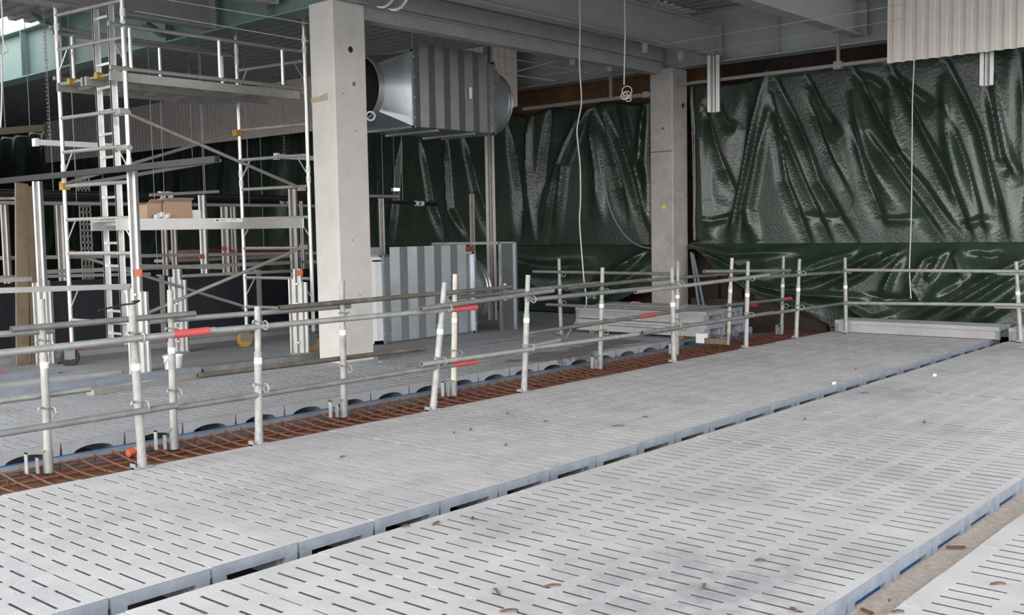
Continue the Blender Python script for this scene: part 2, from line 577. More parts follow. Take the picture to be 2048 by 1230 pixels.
# ------------------------------------------------------------------ concrete slats
SL = 2.22
def slat_mesh(name, W, kind, m, cham=.004, notch=True):
    """slotted panel, local x 0..W, y 0..SL (y=0 is the visible end), top z=0"""
    b = MB()
    hw = .0095
    n = 5
    px = W/n
    xs = [0.003]
    for k in range(n+1):
        c = k*px
        if k == 0:
            xs.append(.003+.0045)
        elif k == n:
            xs.append(W-.003-.0045)
        else:
            xs += [c-hw, c+hw]
    xs.append(W-.003)
    xs = sorted(xs)
    ys = [0, .05, .285]
    y = .35
    for k in range(7):
        ys += [y, y+.157]
        y += .2235
    ys += [1.925, 2.13, SL] if ys[-1] < 1.9 else [SL]
    D = -.05
    dark, ends = [], []
    nx, ny = len(xs)-1, len(ys)-1
    def slot(i, j):
        if not notch and i in (0, nx-1):
            return False
        return (i % 2 == 0) and (j % 2 == 1) and 0 < j < len(ys)-1
    nx, ny = len(xs)-1, len(ys)-1
    vid = {}
    def V(i, j, z):
        k = (i, j, z)
        if k not in vid:
            vid[k] = len(b.v)
            b.v.append(Vector((xs[i], ys[j], z)))
        return vid[k]
    for i in range(nx):
        for j in range(ny):
            if slot(i, j):
                continue
            b.f.append((V(i, j, 0), V(i+1, j, 0), V(i+1, j+1, 0), V(i, j+1, 0)))
            for (di, dj, e0, e1) in ((-1, 0, (i, j+1), (i, j)), (1, 0, (i+1, j), (i+1, j+1)), (0, -1, (i, j), (i+1, j)), (0, 1, (i+1, j+1), (i, j+1))):
                a, c = i+di, j+dj
                edge = a < 0 or a >= nx or c < 0 or c >= ny
                if edge and dj != 0:
                    continue
                if edge:
                    b.f.append((V(*e0, D), V(*e1, D), V(*e1, 0), V(*e0, 0)))
                elif slot(a, c):
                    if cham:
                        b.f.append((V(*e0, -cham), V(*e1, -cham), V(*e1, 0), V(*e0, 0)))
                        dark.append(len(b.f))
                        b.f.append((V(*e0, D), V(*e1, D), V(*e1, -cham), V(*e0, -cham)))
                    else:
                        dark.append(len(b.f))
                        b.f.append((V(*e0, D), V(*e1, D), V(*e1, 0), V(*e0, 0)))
    # underside plate and the two end faces with their cut-outs
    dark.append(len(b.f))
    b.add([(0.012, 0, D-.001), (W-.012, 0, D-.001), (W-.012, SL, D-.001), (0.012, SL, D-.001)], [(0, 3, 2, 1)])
    lo = -.165
    if kind == 'arch':
        arc = [(W/2+(W*.32)*cos(a), -.105+.055*sin(a)) for a in [pi*k/14 for k in range(15)]]
        outl = [(.018, lo), (.003, 0), (W-.003, 0), (W-.018, lo)]
        poly = [(.018, lo), (W*.18, lo)]+list(reversed(arc))+[(W*.82, lo), (W-.018, lo), (W-.004, -.0015), (.004, -.0015)]
    else:
        poly = [(.016, lo), (.078, lo), (.082, -.056), (W-.082, -.056), (W-.078, lo), (W-.016, lo), (W-.004, -.0015), (.004, -.0015)]
    for y0, y1 in ((-.001, .047), (SL-.047, SL+.001)):
        ends += list(range(len(b.f), len(b.f)+len(poly)+2))
        b.prism(poly, (0, y0, 0), (0, y1, 0), (1, 0, 0), (0, 0, 1))
    for x0 in (.02, W-.09):
        b.box(x0, x0+.055, .047, SL-.047, lo, D)
    me = b.mesh(name, m, smooth=False)
    me.materials.append(M['slotdark'])
    me.materials.append(M['slatend'])
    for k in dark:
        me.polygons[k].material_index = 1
    if kind == 'leg':
        for k in ends:
            me.polygons[k].material_index = 2
    return me
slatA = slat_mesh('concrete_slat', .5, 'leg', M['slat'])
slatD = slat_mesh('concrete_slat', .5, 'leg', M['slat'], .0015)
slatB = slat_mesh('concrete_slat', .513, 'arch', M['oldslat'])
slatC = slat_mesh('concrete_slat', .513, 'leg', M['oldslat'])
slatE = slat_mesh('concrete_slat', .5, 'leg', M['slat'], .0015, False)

def slat(me, loc, label, group, rot=0):
    o = bpy.data.objects.new('concrete_slat', me)
    o.location = loc
    o.rotation_euler.z = rot
    COL.objects.link(o)
    return tag(o, label, 'concrete slat', group)
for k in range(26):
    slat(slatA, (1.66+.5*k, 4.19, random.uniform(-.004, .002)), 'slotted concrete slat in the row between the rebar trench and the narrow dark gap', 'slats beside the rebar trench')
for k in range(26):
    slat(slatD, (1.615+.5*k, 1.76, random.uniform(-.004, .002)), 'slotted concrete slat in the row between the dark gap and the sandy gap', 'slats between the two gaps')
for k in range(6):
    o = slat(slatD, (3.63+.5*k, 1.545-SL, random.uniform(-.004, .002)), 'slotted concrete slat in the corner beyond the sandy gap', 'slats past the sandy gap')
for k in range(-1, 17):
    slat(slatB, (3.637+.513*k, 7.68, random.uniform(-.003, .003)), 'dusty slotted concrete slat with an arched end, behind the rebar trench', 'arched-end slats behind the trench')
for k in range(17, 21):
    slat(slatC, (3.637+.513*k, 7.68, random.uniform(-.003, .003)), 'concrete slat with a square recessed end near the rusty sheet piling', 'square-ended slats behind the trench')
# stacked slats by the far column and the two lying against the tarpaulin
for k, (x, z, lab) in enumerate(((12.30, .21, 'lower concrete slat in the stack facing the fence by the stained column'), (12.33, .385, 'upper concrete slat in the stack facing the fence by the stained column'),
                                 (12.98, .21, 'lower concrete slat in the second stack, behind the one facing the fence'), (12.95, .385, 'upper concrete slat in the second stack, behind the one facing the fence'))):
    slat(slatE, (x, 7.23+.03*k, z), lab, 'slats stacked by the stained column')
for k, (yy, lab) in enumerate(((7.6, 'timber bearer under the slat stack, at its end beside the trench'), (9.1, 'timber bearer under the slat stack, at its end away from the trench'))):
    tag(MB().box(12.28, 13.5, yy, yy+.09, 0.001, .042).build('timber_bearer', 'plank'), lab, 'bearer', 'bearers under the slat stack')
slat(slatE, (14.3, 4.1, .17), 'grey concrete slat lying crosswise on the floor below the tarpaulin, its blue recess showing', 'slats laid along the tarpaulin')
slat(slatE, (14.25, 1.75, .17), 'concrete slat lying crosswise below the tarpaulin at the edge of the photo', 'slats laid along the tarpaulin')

# supports under the slat ends
def support(y0, y1, z0, z1, m, name, lab, x0=1.3, x1=15.2):
    return tag(MB().box(x0, x1, y0, y1, z0, z1).build(name, m), lab, 'support beam')
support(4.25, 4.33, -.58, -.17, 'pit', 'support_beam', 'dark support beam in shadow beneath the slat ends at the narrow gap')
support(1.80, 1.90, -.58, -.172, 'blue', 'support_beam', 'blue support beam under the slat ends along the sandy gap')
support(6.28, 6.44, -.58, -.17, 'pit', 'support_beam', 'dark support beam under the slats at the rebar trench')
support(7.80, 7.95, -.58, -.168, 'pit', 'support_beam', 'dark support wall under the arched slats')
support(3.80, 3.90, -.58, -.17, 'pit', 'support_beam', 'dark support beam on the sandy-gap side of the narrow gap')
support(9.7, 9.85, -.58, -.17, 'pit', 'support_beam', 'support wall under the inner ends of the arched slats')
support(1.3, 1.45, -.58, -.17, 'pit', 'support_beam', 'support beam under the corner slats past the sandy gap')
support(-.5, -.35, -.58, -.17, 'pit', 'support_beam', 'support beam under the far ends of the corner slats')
tag(MB().box(1.3, 14.6, 1.785, 1.80, -.2, -.078).build('plastic_strip', 'blue'), 'blue plastic strip showing in the slat recesses along the sandy gap', 'strip')
tag(MB().box(2.6, 14.35, 7.662, 7.676, -.20, -.094).build('plastic_strip', 'blue'), 'blue plastic strip showing under the arched slat ends', 'strip')
t = thing('steel_rail', 'blue-grey steel kerb rail along the trench in front of the arched slats', 'rail', (8, 7.6, -.58))
MB().box(2.6, 14.4, 7.52, 7.66, -.58, -.135).build('kerb', 'bluerail', t)
MB().box(2.6, 14.4, 7.49, 7.66, -.135, -.10).build('top_flange', 'bluerail', t)

# ------------------------------------------------------------------ rebar trench
tag(MB().box(1.3, 15.8, 6.445, 7.515, -.58, -.165).build('soil_bed', 'soil'), 'dark rusty soil at the bottom of the rebar trench', 'soil', kind='stuff')
t = thing('rebar_cage', 'rusty reinforcing cage lying in the trench beside the fence', 'rebar cage', (8, 6.9, -.165))
k = 0
x = 2.25
while x < 15.2 and k < 92:
    sk = random.uniform(-.03, .03)
    pts = []
    for i in range(9):
        u = i/8
        yy = 7.46-1.0*u
        zz = -.085-.05*sin(pi*min(1, u*1.15))+random.uniform(-.004, .004)
        pts.append((x+sk*u+.02*sin(3*u), yy, zz))
    pts = [(pts[0][0], pts[0][1]+.01, -.16)]+pts+[(pts[-1][0], pts[-1][1]-.005, -.16)]
    MB().path(pts, .0085, 6).build('cross_bar', 'rebar', t)
    x += .142+random.uniform(-.012, .012)
    k += 1
for yy, zz in ((7.42, -.098), (7.33, -.13), (7.18, -.135), (6.95, -.15), (6.72, -.15), (6.52, -.12), (7.27, -.145), (7.05, -.158)):
    pts = [(2.0+.8*i, yy+random.uniform(-.012, .012), zz+random.uniform(-.008, .008)) for i in range(17)]
    MB().path(pts, .008, 6).build('long_bar', 'rebar', t)
for i in range(40):
    x = 2.4+i*.31+random.uniform(-.05, .05)
    yy = random.choice((7.18, 6.95, 6.72))
    MB().tube((x, yy+.2, -.09), (x+.02, yy+.22, -.18), .006, 6).build('stirrup_leg', 'rebar', t)
p = at(268, 897, 'z', -.06)
t = thing('orange_plug', 'orange plastic plug on the rebar beside the second front fence post', 'plug', p+Vector((0, 0, -.06)))
MB().tube(p+Vector((-.05, 0, -.03)), p+Vector((.05, .02, -.02)), .029, 12).build('body', 'orange', t)
MB().torus(p+Vector((.01, 0, -.03)), (1, .2, 0), .032, .007).build('ring', 'orange', t)

# ------------------------------------------------------------------ columns
def column(x0, x1, y0, y1, ztop, m, label, zb=0.):
    c = .018
    t = thing('concrete_column', label, 'column', ((x0+x1)/2, (y0+y1)/2, zb))
    poly = [(x0+c, y0), (x1-c, y0), (x1, y0+c), (x1, y1-c), (x1-c, y1), (x0+c, y1), (x0, y1-c), (x0, y0+c)]
    b = MB().prism(poly, (0, 0, zb), (0, 0, ztop), (1, 0, 0), (0, 1, 0))
    b.build('shaft', m, t, smooth=False)
    return t
c1 = column(7.90, 8.40, 9.52, 9.95, 4.2, 'column', 'pale clean concrete column standing in front of the scaffold tower')
for (px_, py_, r_) in ((701, 99, .036),):
    p = at(px_, py_, 'y', 9.519)
    MB().tube(p, p+Vector((0, -.0015, 0)), r_, 20).build('hole', 'hole', c1)
for (px_, py_, r_) in ((708, 168, .026),):
    p = at(px_, py_, 'y', 9.519)
    MB().tube(p, p+Vector((0, -.0015, 0)), r_, 14).build('filled_hole', 'plank', c1)
for (px_, py_) in ((686, 187), (711, 262), (705, 480), (720, 590)):
    p = at(px_, py_, 'y', 9.519)
    MB().tube(p, p+Vector((0, -.0012, 0)), .008, 8).build('pit_mark', 'hole', c1)
a, b_ = at(622, 205, 'x', 7.899), at(655, 185, 'x', 7.899)
MB().add([(7.8985, a.y, a.z-.01), (7.8985, b_.y, b_.z-.09), (7.8985, b_.y, b_.z), (7.8985, (a.y+b_.y)/2, b_.z-.03), (7.8985, a.y, a.z+.05)], [(0, 1, 2, 3, 4)]).build('stain', 'stain', c1)
MB().box(7.885, 8.415, 9.505, 9.965, 0.0005, .012).build('base_grout', 'floor', c1)
c2 = column(14.85, 15.32, 9.36, 9.80, 4.13, 'column2', 'stained grey concrete column with a yellow tag, against the tarpaulin')
p = at(1328, 414, 'x', 14.849)
MB().box(14.843, 14.8495, p.y-.028, p.y+.028, p.z-.03, p.z+.03).build('yellow_tag', 'yellowtag', c2)
MB().box(14.842, 14.8435, p.y-.008, p.y+.008, p.z-.012, p.z+.012).build('tag_mark', 'channel', c2)
p = at(1326, 257, 'x', 14.849)
MB().tube(p, p+Vector((-.0015, 0, 0)), .026, 14).build('filled_hole', 'plank', c2)
p = at(1366, 211, 'y', 9.359)
MB().tube(p, p+Vector((0, -.0015, 0)), .04, 14).build('hole', 'hole', c2)
MB().box(14.843, 14.851, 9.36, 9.80, 2.78, 2.79).build('joint_line', 'hole', c2)

# ------------------------------------------------------------------ ducts
def duct_casing(t, x0, x1, y0, y1, z0, z1, m, tabs, rx_r, lx_r, side_m=None, lx=True, reach=.42):
    """ribbed box duct with a rect-to-round cone at each end, open towards -X and +X"""
    side_m = side_m or m
    n = 11
    b = MB()
    pts = []
    for i in range(n):
        a0 = x0+(x1-x0)*i/n
        a1 = x0+(x1-x0)*(i+1)/n
        d = (0, .022) if i % 2 == 0 else (.022, 0)
        pts += [(a0, y0+d[0]), (a1-.003, y0+d[1])]
    zt = z1
    k = len(pts)
    # front sheet with notched top corners: the two outer ribs stop lower
    for i in range(n):
        zz = z1-.13 if i in (0, n-1) else z1
        (xa, ya), (xb, yb) = pts[2*i], pts[2*i+1]
        b.add([(xa, ya, z0), (xb, yb, z0), (xb, yb, zz), (xa, ya, zz)], [(0, 1, 2, 3)])
        if i < n-1:
            (xc, yc) = pts[2*i+2]
            b.add([(xb, yb, z0), (xc, yc, z0), (xc, yc, min(zz, z1)), (xb, yb, min(zz, z1))], [(0, 1, 2, 3)])
    b.build('front_sheet', m, t, smooth=False, fix=False)
    zb = z1-.13
    sh = MB()
    sh.add([(x0, y0+.015, z0), (x1, y0+.015, z0), (x1, y1, z0), (x0, y1, z0)], [(0, 1, 2, 3)])
    sh.add([(x0, y0+.015, zb), (x1, y0+.015, zb), (x1, y1, zb), (x0, y1, zb)], [(0, 3, 2, 1)])
    sh.add([(x0, y1, z0), (x1, y1, z0), (x1, y1, zb), (x0, y1, zb)], [(0, 3, 2, 1)])
    sh.build('shell', m, t, smooth=False, fix=False)
    for xx in (x0, x1):
        fl = MB()
        fl.box(xx-.02, xx+.02, y0-.022, y0+.02, z0-.02, zb+.02)
        fl.box(xx-.02, xx+.02, y1-.02, y1+.02, z0-.02, zb+.02)
        fl.box(xx-.02, xx+.02, y0-.02, y1+.02, z0-.022, z0+.01)
        fl.box(xx-.02, xx+.02, y0-.02, y1+.02, zb-.01, zb+.022)
        fl.build('flange', m, t, smooth=False)
    for xx in (x0, x1):
        for q in range(4):
            zz = z0+.12+(zb-z0-.2)*q/3
            MB().tube((xx, y0-.034, zz), (xx, y0-.02, zz), .013, 6).build('bolt', 'alu', t)
    cy, cz = (y0+y1)/2, (z0+zb)/2
    for (xx, sg, R) in ((x1, 1, rx_r), (x0, -1, lx_r)):
        if not R:
            continue
        N = 48
        sq, rd, rd2, inn = [], [], [], []
        hy, hz = (y1-y0)/2, (zb-z0)/2
        for i in range(N):
            a = 2*pi*i/N+pi/4
            c_, s_ = cos(a), sin(a)
            q = 1/max(abs(c_), abs(s_))
            sq.append((xx, cy+hy*c_*q, cz+hz*s_*q))
            rd.append((xx+sg*reach, cy+R*c_, cz+R*s_))
            rd2.append((xx+sg*(reach+.09), cy+R*c_, cz+R*s_))
            inn.append((xx+sg*(reach-.6), cy+R*.96*c_, cz+R*.96*s_))
        vs = sq+rd+rd2
        fs = []
        for r_ in range(2):
            for i in range(N):
                j = (i+1) % N
                fs.append((r_*N+i, r_*N+j, (r_+1)*N+j, (r_+1)*N+i))
        cone = MB().add(vs, fs)
        o = cone.build('transition_cone', side_m, t)
        MB().torus((xx+sg*(reach+.085), cy, cz), (1, 0, 0), R, .016, 40, 6).torus((xx+sg*(reach+.02), cy, cz), (1, 0, 0), R, .012, 40, 6).build('collar_ring', m, t)
    return t

d1 = thing('ventilation_duct', 'large galvanised ribbed duct hanging under the beams between the two columns', 'duct', (10.8, 11, 2.95))
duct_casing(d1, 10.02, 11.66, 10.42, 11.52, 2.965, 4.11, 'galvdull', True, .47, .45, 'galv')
for q in (0, 1):
    xx = 10.5+.75*q
    MB().bar((xx, 10.45, 2.94), (xx, 11.5, 2.94), .05, .03).build('support_bar', 'channel', d1)
p = at(940, 186, 'y', 10.415)
MB().box(p.x-.02, p.x+.035, 10.408, 10.418, p.z-.08, p.z+.08).build('paper_label', 'paper', d1)
p = at(995, 137, 'y', 10.4)
MB().box(11.70, 11.705, 10.50, 10.56, p.z-.08, p.z+.08).build('paper_label', 'paper', d1)
p = at(741, 232, 'y', 10.35)
MB().torus(p, (-.7, -.7, 0), .055, .012, 24, 6).build('drain_ring', 'white', d1)
# hangers up to the beams
for xx in (10.1, 11.6):
    for yy in (10.5, 11.45):
        MB().tube((xx, yy, 3.98), (xx, yy, 4.98), .006, 6).build('hanger_rod', 'channel', d1)

d2 = thing('ventilation_duct', 'large galvanised ribbed duct standing on the floor between the two columns', 'duct', (10.5, 11.2, 0))
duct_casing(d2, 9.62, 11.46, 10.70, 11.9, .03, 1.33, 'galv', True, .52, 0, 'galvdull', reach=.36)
MB().box(9.50, 9.60, 10.70, 10.76, .02, 1.16).box(9.50, 9.60, 11.84, 11.9, .02, 1.16).box(9.50, 9.6, 10.7, 11.9, .02, .06).box(9.50, 9.6, 10.7, 11.9, 1.14, 1.2).build('end_frame', 'white', d2)
MB().add([(9.52, 10.72, .05), (9.52, 11.88, .05), (9.52, 11.88, 1.16), (9.52, 10.72, 1.16)], [(0, 1, 2, 3)]).build('end_sheet', 'white', d2, fix=False)
MB().box(9.63, 11.45, 10.74, 11.88, 0, .03).build('skid', 'galvdull', d2)
MB().box(9.5, 9.85, 10.9, 11.6, 1.2, 1.33).build('top_box', 'beam', d2)
p = at(964, 540, 'y', 10.7)
MB().box(11.49, 11.535, 10.74, 10.745, p.z-.08, p.z+.05).build('paper_label', 'paper', d2)

d3 = thing('duct_frame', 'open galvanised duct section standing upright behind the floor duct', 'duct', (12.05, 11.4, 0))
p0, p1 = at(998, 473, 'x', 11.95), at(855, 476, 'x', 11.95)
yA, yB = 10.60, 12.05
zt = 1.33
MB().box(11.95, 12.28, yA, yA+.012, .0, zt).build('side_plate', 'galvdull', d3)
MB().box(11.95, 12.28, yB-.012, yB, .0, zt).build('side_plate', 'galvdull', d3)
MB().box(11.93, 11.96, yA-.02, yA+.03, .0, zt+.02).box(12.26, 12.30, yA-.025, yA+.02, .0, zt+.02).build('edge_flange', 'galv', d3)
MB().box(11.93, 11.96, yA, yB, zt-.01, zt+.025).box(12.26, 12.29, yA, yB, zt-.01, zt+.025).box(11.93, 11.96, yB-.02, yB+.02, 0, zt+.02).build('rim_flange', 'channel', d3)
MB().box(11.95, 12.28, yB-.35, yB, zt-.16, zt-.02).build('back_plate', 'galvdull', d3)
p = at(1009, 580, 'y', yA-.005)
for dz in (.05, -.1):
    MB().box(p.x-.02, p.x+.04, yA-.006, yA-.001, p.z+dz-.06, p.z+dz+.05).build('paper_label', 'paper', d3)

# ------------------------------------------------------------------ spiral pipe at the top of the pale column
p = at(800, 20, 'y', 8.0)
R = .19
zc = p.z+R
t = thing('spiral_duct', 'grey round duct end above the pale column at the top of the photo', 'duct', (6.8, 8, zc-R))
MB().tube((4.5, 8.0, zc), (p.x-.02, 8.0, zc), R, 32).build('pipe', 'galvdull', t)
MB().torus((p.x-.05, 8.0, zc), (1, 0, 0), R, .018, 32, 6).torus((p.x-.22, 8.0, zc), (1, 0, 0), R, .014, 32, 6).build('collar_ring', 'alu', t)
MB().tube((p.x-.02, 8, zc), (p.x, 8, zc), R*.93, 32).build('end_cap', 'galvdull', t)
for xx in (5.6, 7.4):
    MB().tube((xx, 8, zc+R), (xx, 8, 4.98), .006, 6).build('hanger_rod', 'channel', t)

# ------------------------------------------------------------------ corrugated liner sheets
def corr(y0, y1, x, z0, z1, label, name='corrugated_sheet', pitch=.16):
    b = MB()
    pts = []
    y = y0
    while y < y1-1e-6:
        pts += [(x, y), (x, y+pitch*.42), (x+.045, y+pitch*.52), (x+.045, y+pitch*.9)]
        y += pitch
    pts.append((x, y))
    n = len(pts)
    b.add([(q[0], q[1], z0) for q in pts]+[(q[0], q[1], z1) for q in pts], [(i, i+1, n+i+1, n+i) for i in range(n-1)])
    o = b.build(name, 'liner', smooth=False, fix=False)
    md = o.modifiers.new('thickness', 'SOLIDIFY')
    md.thickness = .006
    return tag(o, label, 'corrugated sheet')
corr(1.4, 5.62, 14.62, 3.755, 4.97, 'bright cream corrugated sheet hanging in front of the far girder')
corr(12.56, 31, 14.7, 3.78, 4.97, 'long shaded cream corrugated sheet hanging behind the scaffold tower')

# ------------------------------------------------------------------ struts near the tarpaulin
def strut(p0, p1, w, label, name='strut_channel', m='channel', group=None, face=(-1, 0, 0), lip=True):
    """ribbed C-channel between two points, open side towards face"""
    p0, p1 = Vector(p0), Vector(p1)
    d = (p1-p0).normalized()
    f_ = Vector(face)
    f_ = (f_-d*f_.dot(d)).normalized()
    sd = d.cross(f_)
    th = w*.09
    h = w*.62
    poly = [(-w/2, -h/2), (w/2, -h/2), (w/2, h/2), (w/2-w*.28, h/2), (w/2-w*.28, h/2-th*1.5), (w/2-th, h/2-th*1.5), (w/2-th, -h/2+th), (w*.12, -h/2+th), (w*.08, -h/2+th*3), (-w*.08, -h/2+th*3), (-w*.12, -h/2+th),
            (-w/2+th, -h/2+th), (-w/2+th, h/2-th*1.5), (-w/2+w*.28, h/2-th*1.5), (-w/2+w*.28, h/2), (-w/2, h/2)]
    o = MB().prism(poly, p0, p1, sd, f_).build(name, m, smooth=False)
    return tag(o, label, 'strut', group)
strut((14.80, 8.56, 3.34), (14.80, 8.56, 4.222), .19, 'short strut channel hanging from the girder beside the stained column', face=(-.9, -.4, 0))
strut((14.832, 4.47, 3.34), (14.832, 4.47, 4.2), .17, 'short strut channel hanging below the cream corrugated sheet', face=(-.9, -.4, 0))
t = thing('strut_rail', 'long horizontal strut channel in front of the tarpaulin, under the girder', 'rail', (14.92, 7, 3.85))
MB().box(14.90, 14.95, 1.5, 9.36, 3.83, 3.88).build('rail', 'channeld', t)
MB().box(14.885, 14.90, 1.5, 9.3, 3.835, 3.845).box(14.885, 14.9, 1.5, 9.3, 3.865, 3.875).build('lip', 'channeld', t)
MB().box(14.88, 14.96, 6.5, 6.62, 3.80, 3.91).build('bracket', 'channeld', t)
MB().box(14.90, 14.94, 6.54, 6.58, 3.90, 4.3).build('hanger', 'channeld', t)
t = thing('strut_rail', 'grey strut rail over the brown gap behind the hanging duct', 'rail', (14.9, 11.2, 3.76))
MB().box(14.88, 14.93, 9.8, 12.6, 3.72, 3.78).build('rail', 'channeld', t)
MB().box(14.86, 14.94, 9.83, 9.95, 3.70, 3.80).build('bracket', 'alu', t)
MB().box(14.89, 14.93, 10.6, 10.65, 3.78, 4.9).build('hanger', 'channeld', t)
strut((13.4, 12.1, 0), (13.4, 12.1, 4.95), .16, 'tall strut channel standing behind the ducts', m='channeld', face=(-.7, -.7, 0))
for (px_, yt, lab) in ((762, 397, 'upright strut channel seen above the floor duct, close to the pale column'), (943, 388, 'upright strut channel with an orange clip behind the floor duct')):
    p = at(px_, yt, 'y', 12.6)
    o = strut((p.x, 12.6, 0), (p.x, 12.6, p.z), .085, lab, m='channeld', group='strut posts behind the floor duct', face=(-.6, -.8, 0))
    if px_ > 900:
        q = at(943, 497, 'y', 12.5)
        c_ = MB().box(q.x-.05, q.x+.05, 12.52, 12.56, q.z-.04, q.z+.04).build('orange_clip', 'orange', o)

# ------------------------------------------------------------------ tarpaulins
XT = 15.32
def fold_list(lines, x=XT):
    out = []
    for pts, amp, w in lines:
        q = [at(px_, py_, 'x', x) for px_, py_ in pts]
        out.append(([(p.y, p.z) for p in q], amp, w))
    return out
def fold_disp(folds, y, z):
    d = 0.
    for pts, amp, w in folds:
        if y < min(p[0] for p in pts)-w*5 or y > max(p[0] for p in pts)+w*5:
            continue
        best = None
        tot = len(pts)-1
        for i in range(tot):
            (y0, z0), (y1, z1) = pts[i], pts[i+1]
            dy, dz = y1-y0, z1-z0
            L2 = dy*dy+dz*dz
            u = ((y-y0)*dy+(z-z0)*dz)/L2
            uu = min(1, max(0, u))
            ex, ez = y-(y0+dy*uu), z-(z0+dz*uu)
            q = sqrt(ex*ex+ez*ez)
            if best is None or q < best[0]:
                s_ = ex*dz-ez*dy
                best = (q, (i+uu)/tot, s_)
        q, u, s_ = best
        if q > w*5:
            continue
        env = min(1, u*4+.25)*min(1, (1-u)*3+.15)
        ww = max(.05, w*(.7+.75*u))
        sg = max(-1, min(1, s_/(.04*sqrt(1+1e-9)+abs(s_))))
        ww = ww*(1.12-.42*sg)
        d += 1.3*amp*env*exp(-(q/ww)**2)
    return d
def nz(y, z, f, s=0.):
    return sin(y*f+s+1.7*sin(z*f*.6+s))*.5+sin(z*f*1.3+2.1*s+1.3*sin(y*f*.7))*.3
def tarp(name, label, y0, y1, ny, nzv, top, bot, dispf, xbase, part=None):
    b = MB()
    for j in range(nzv+1):
        v = j/nzv
        for i in range(ny+1):
            y = y0+(y1-y0)*i/ny
            zt, zb = top(y), bot(y)
            z = zt+(zb-zt)*v
            b.v.append(Vector((xbase(y, v)-dispf(y, z, v), y, z)))
    for j in range(nzv):
        for i in range(ny):
            k = j*(ny+1)+i
            b.f.append((k, k+1, k+ny+2, k+ny+1))
    me_o = b.build(name, 'tarp', fix=False)
    for p_ in me_o.data.polygons:
        p_.use_smooth = True
    md = me_o.modifiers.new('thickness', 'SOLIDIFY')
    md.thickness = .004
    return tag(me_o, label, 'tarpaulin')

R1 = fold_list([
    ([(1534, 135), (1475, 420), (1462, 485)], .10, .055), ([(1537, 225), (1500, 420), (1512, 485)], .11, .07), ([(1494, 200), (1472, 365), (1440, 480)], -.09, .13),
    ([(1541, 190), (1567, 360), (1618, 486)], -.10, .055), ([(1548, 230), (1601, 360), (1659, 486)], -.09, .055), ([(1552, 160), (1610, 292), (1632, 360), (1710, 486)], -.10, .06),
    ([(1607, 150), (1661, 290), (1690, 380)], .07, .07), ([(1604, 140), (1640, 220), (1680, 275)], -.08, .07), ([(1612, 190), (1655, 300), (1700, 400)], -.06, .05),
    ([(1705, 135), (1753, 241), (1796, 310), (1926, 486)], -.13, .06), ([(1705, 190), (1738, 310), (1786, 405)], .08, .06), ([(1700, 250), (1731, 360), (1768, 450)], -.08, .055), ([(1735, 270), (1796, 360), (1888, 486)], -.10, .06),
    ([(1712, 150), (1745, 165), (1775, 190)], -.06, .07), ([(1780, 130), (1840, 263), (1899, 372), (1942, 486)], -.12, .06), ([(1785, 150), (1830, 190), (1870, 220)], -.07, .07),
    ([(1775, 200), (1800, 300), (1850, 400)], .06, .07), ([(1893, 125), (1954, 263), (1983, 383), (2011, 486)], -.12, .06), ([(1887, 160), (1905, 300), (1935, 420)], .08, .07), ([(1890, 220), (1930, 330), (1968, 480)], -.07, .05),
    ([(1968, 150), (2001, 314), (2032, 369)], -.08, .05), ([(1985, 160), (2020, 330), (2038, 372)], .07, .06), ([(2040, 110), (2044, 300), (2047, 480)], -.10, .07),
    ([(1404, 200), (1410, 400), (1416, 480)], .09, .10), ([(1406, 215), (1430, 300), (1461, 387)], -.10, .06), ([(1425, 190), (1450, 245), (1470, 258)], -.06, .06), ([(1384, 160), (1385, 480), (1385, 485)], -.10, .07),
    ([(1395, 440), (1425, 442), (1470, 430)], .03, .03), ([(1760, 438), (1800, 440), (1840, 436)], .03, .03), ([(1925, 450), (1960, 440), (1990, 448)], .04, .05), ([(1600, 430), (1650, 436), (1700, 432)], .02, .03)])
hooksR = [at(px_, 120, 'x', XT).y for px_ in (1392, 1533, 1605, 1705, 1780, 1891, 1975, 2044)]
def topR(y):
    dmin = min(abs(y-h) for h in hooksR)
    return 3.98-.10*min(1, dmin/.35)-.06*(1 if y > 8 else 0)
tarp('green_tarpaulin', 'dark green tarpaulin with long slanting folds under the horizontal strut rail', 1.2, 9.33, 460, 150, topR, lambda y: 1.16, lambda y, z, v: fold_disp(R1, y, z)+.012*nz(y, z, 5, 1), lambda y, v: XT)

R2 = fold_list([
    ([(1382, 493), (1470, 508), (1532, 503), (1625, 492)], .09, .05), ([(1400, 505), (1480, 545), (1530, 525)], -.08, .06), ([(1772, 495), (1690, 538), (1604, 568), (1530, 575)], .11, .05), ([(1760, 505), (1690, 550), (1600, 590)], -.07, .06), ([(1809, 493), (1731, 548), (1676, 572)], .10, .05),
    ([(1805, 510), (1785, 560), (1770, 600)], .09, .05), ([(1900, 498), (1850, 520), (1830, 570), (1850, 600), (1900, 610)], .09, .06), ([(2048, 517), (1980, 556), (1908, 599), (1809, 644)], .12, .05), ([(2048, 545), (1970, 596), (1871, 647)], .10, .05),
    ([(2048, 585), (2010, 615), (1953, 647)], .09, .05), ([(1468, 555), (1587, 585), (1741, 596)], .09, .045), ([(1430, 530), (1520, 590), (1640, 625)], .07, .05), ([(1715, 490), (1700, 505), (1650, 520), (1610, 535)], .07, .05), ([(1908, 497), (1922, 530), (1935, 560)], .12, .05),
    ([(1890, 500), (1870, 545), (1855, 560)], .08, .05), ([(1930, 510), (1975, 520), (2010, 515)], -.08, .08), ([(1700, 610), (1750, 640), (1800, 630)], .06, .05), ([(1740, 590), (1800, 600), (1850, 590)], -.05, .06), ([(1930, 560), (1900, 575), (1860, 600)], .08, .07)], 15.1)
eL = [at(px_, py_, 'x', 15.1) for px_, py_ in ((1384, 498), (1420, 530), (1480, 572), (1560, 602), (1610, 622), (1665, 648))]
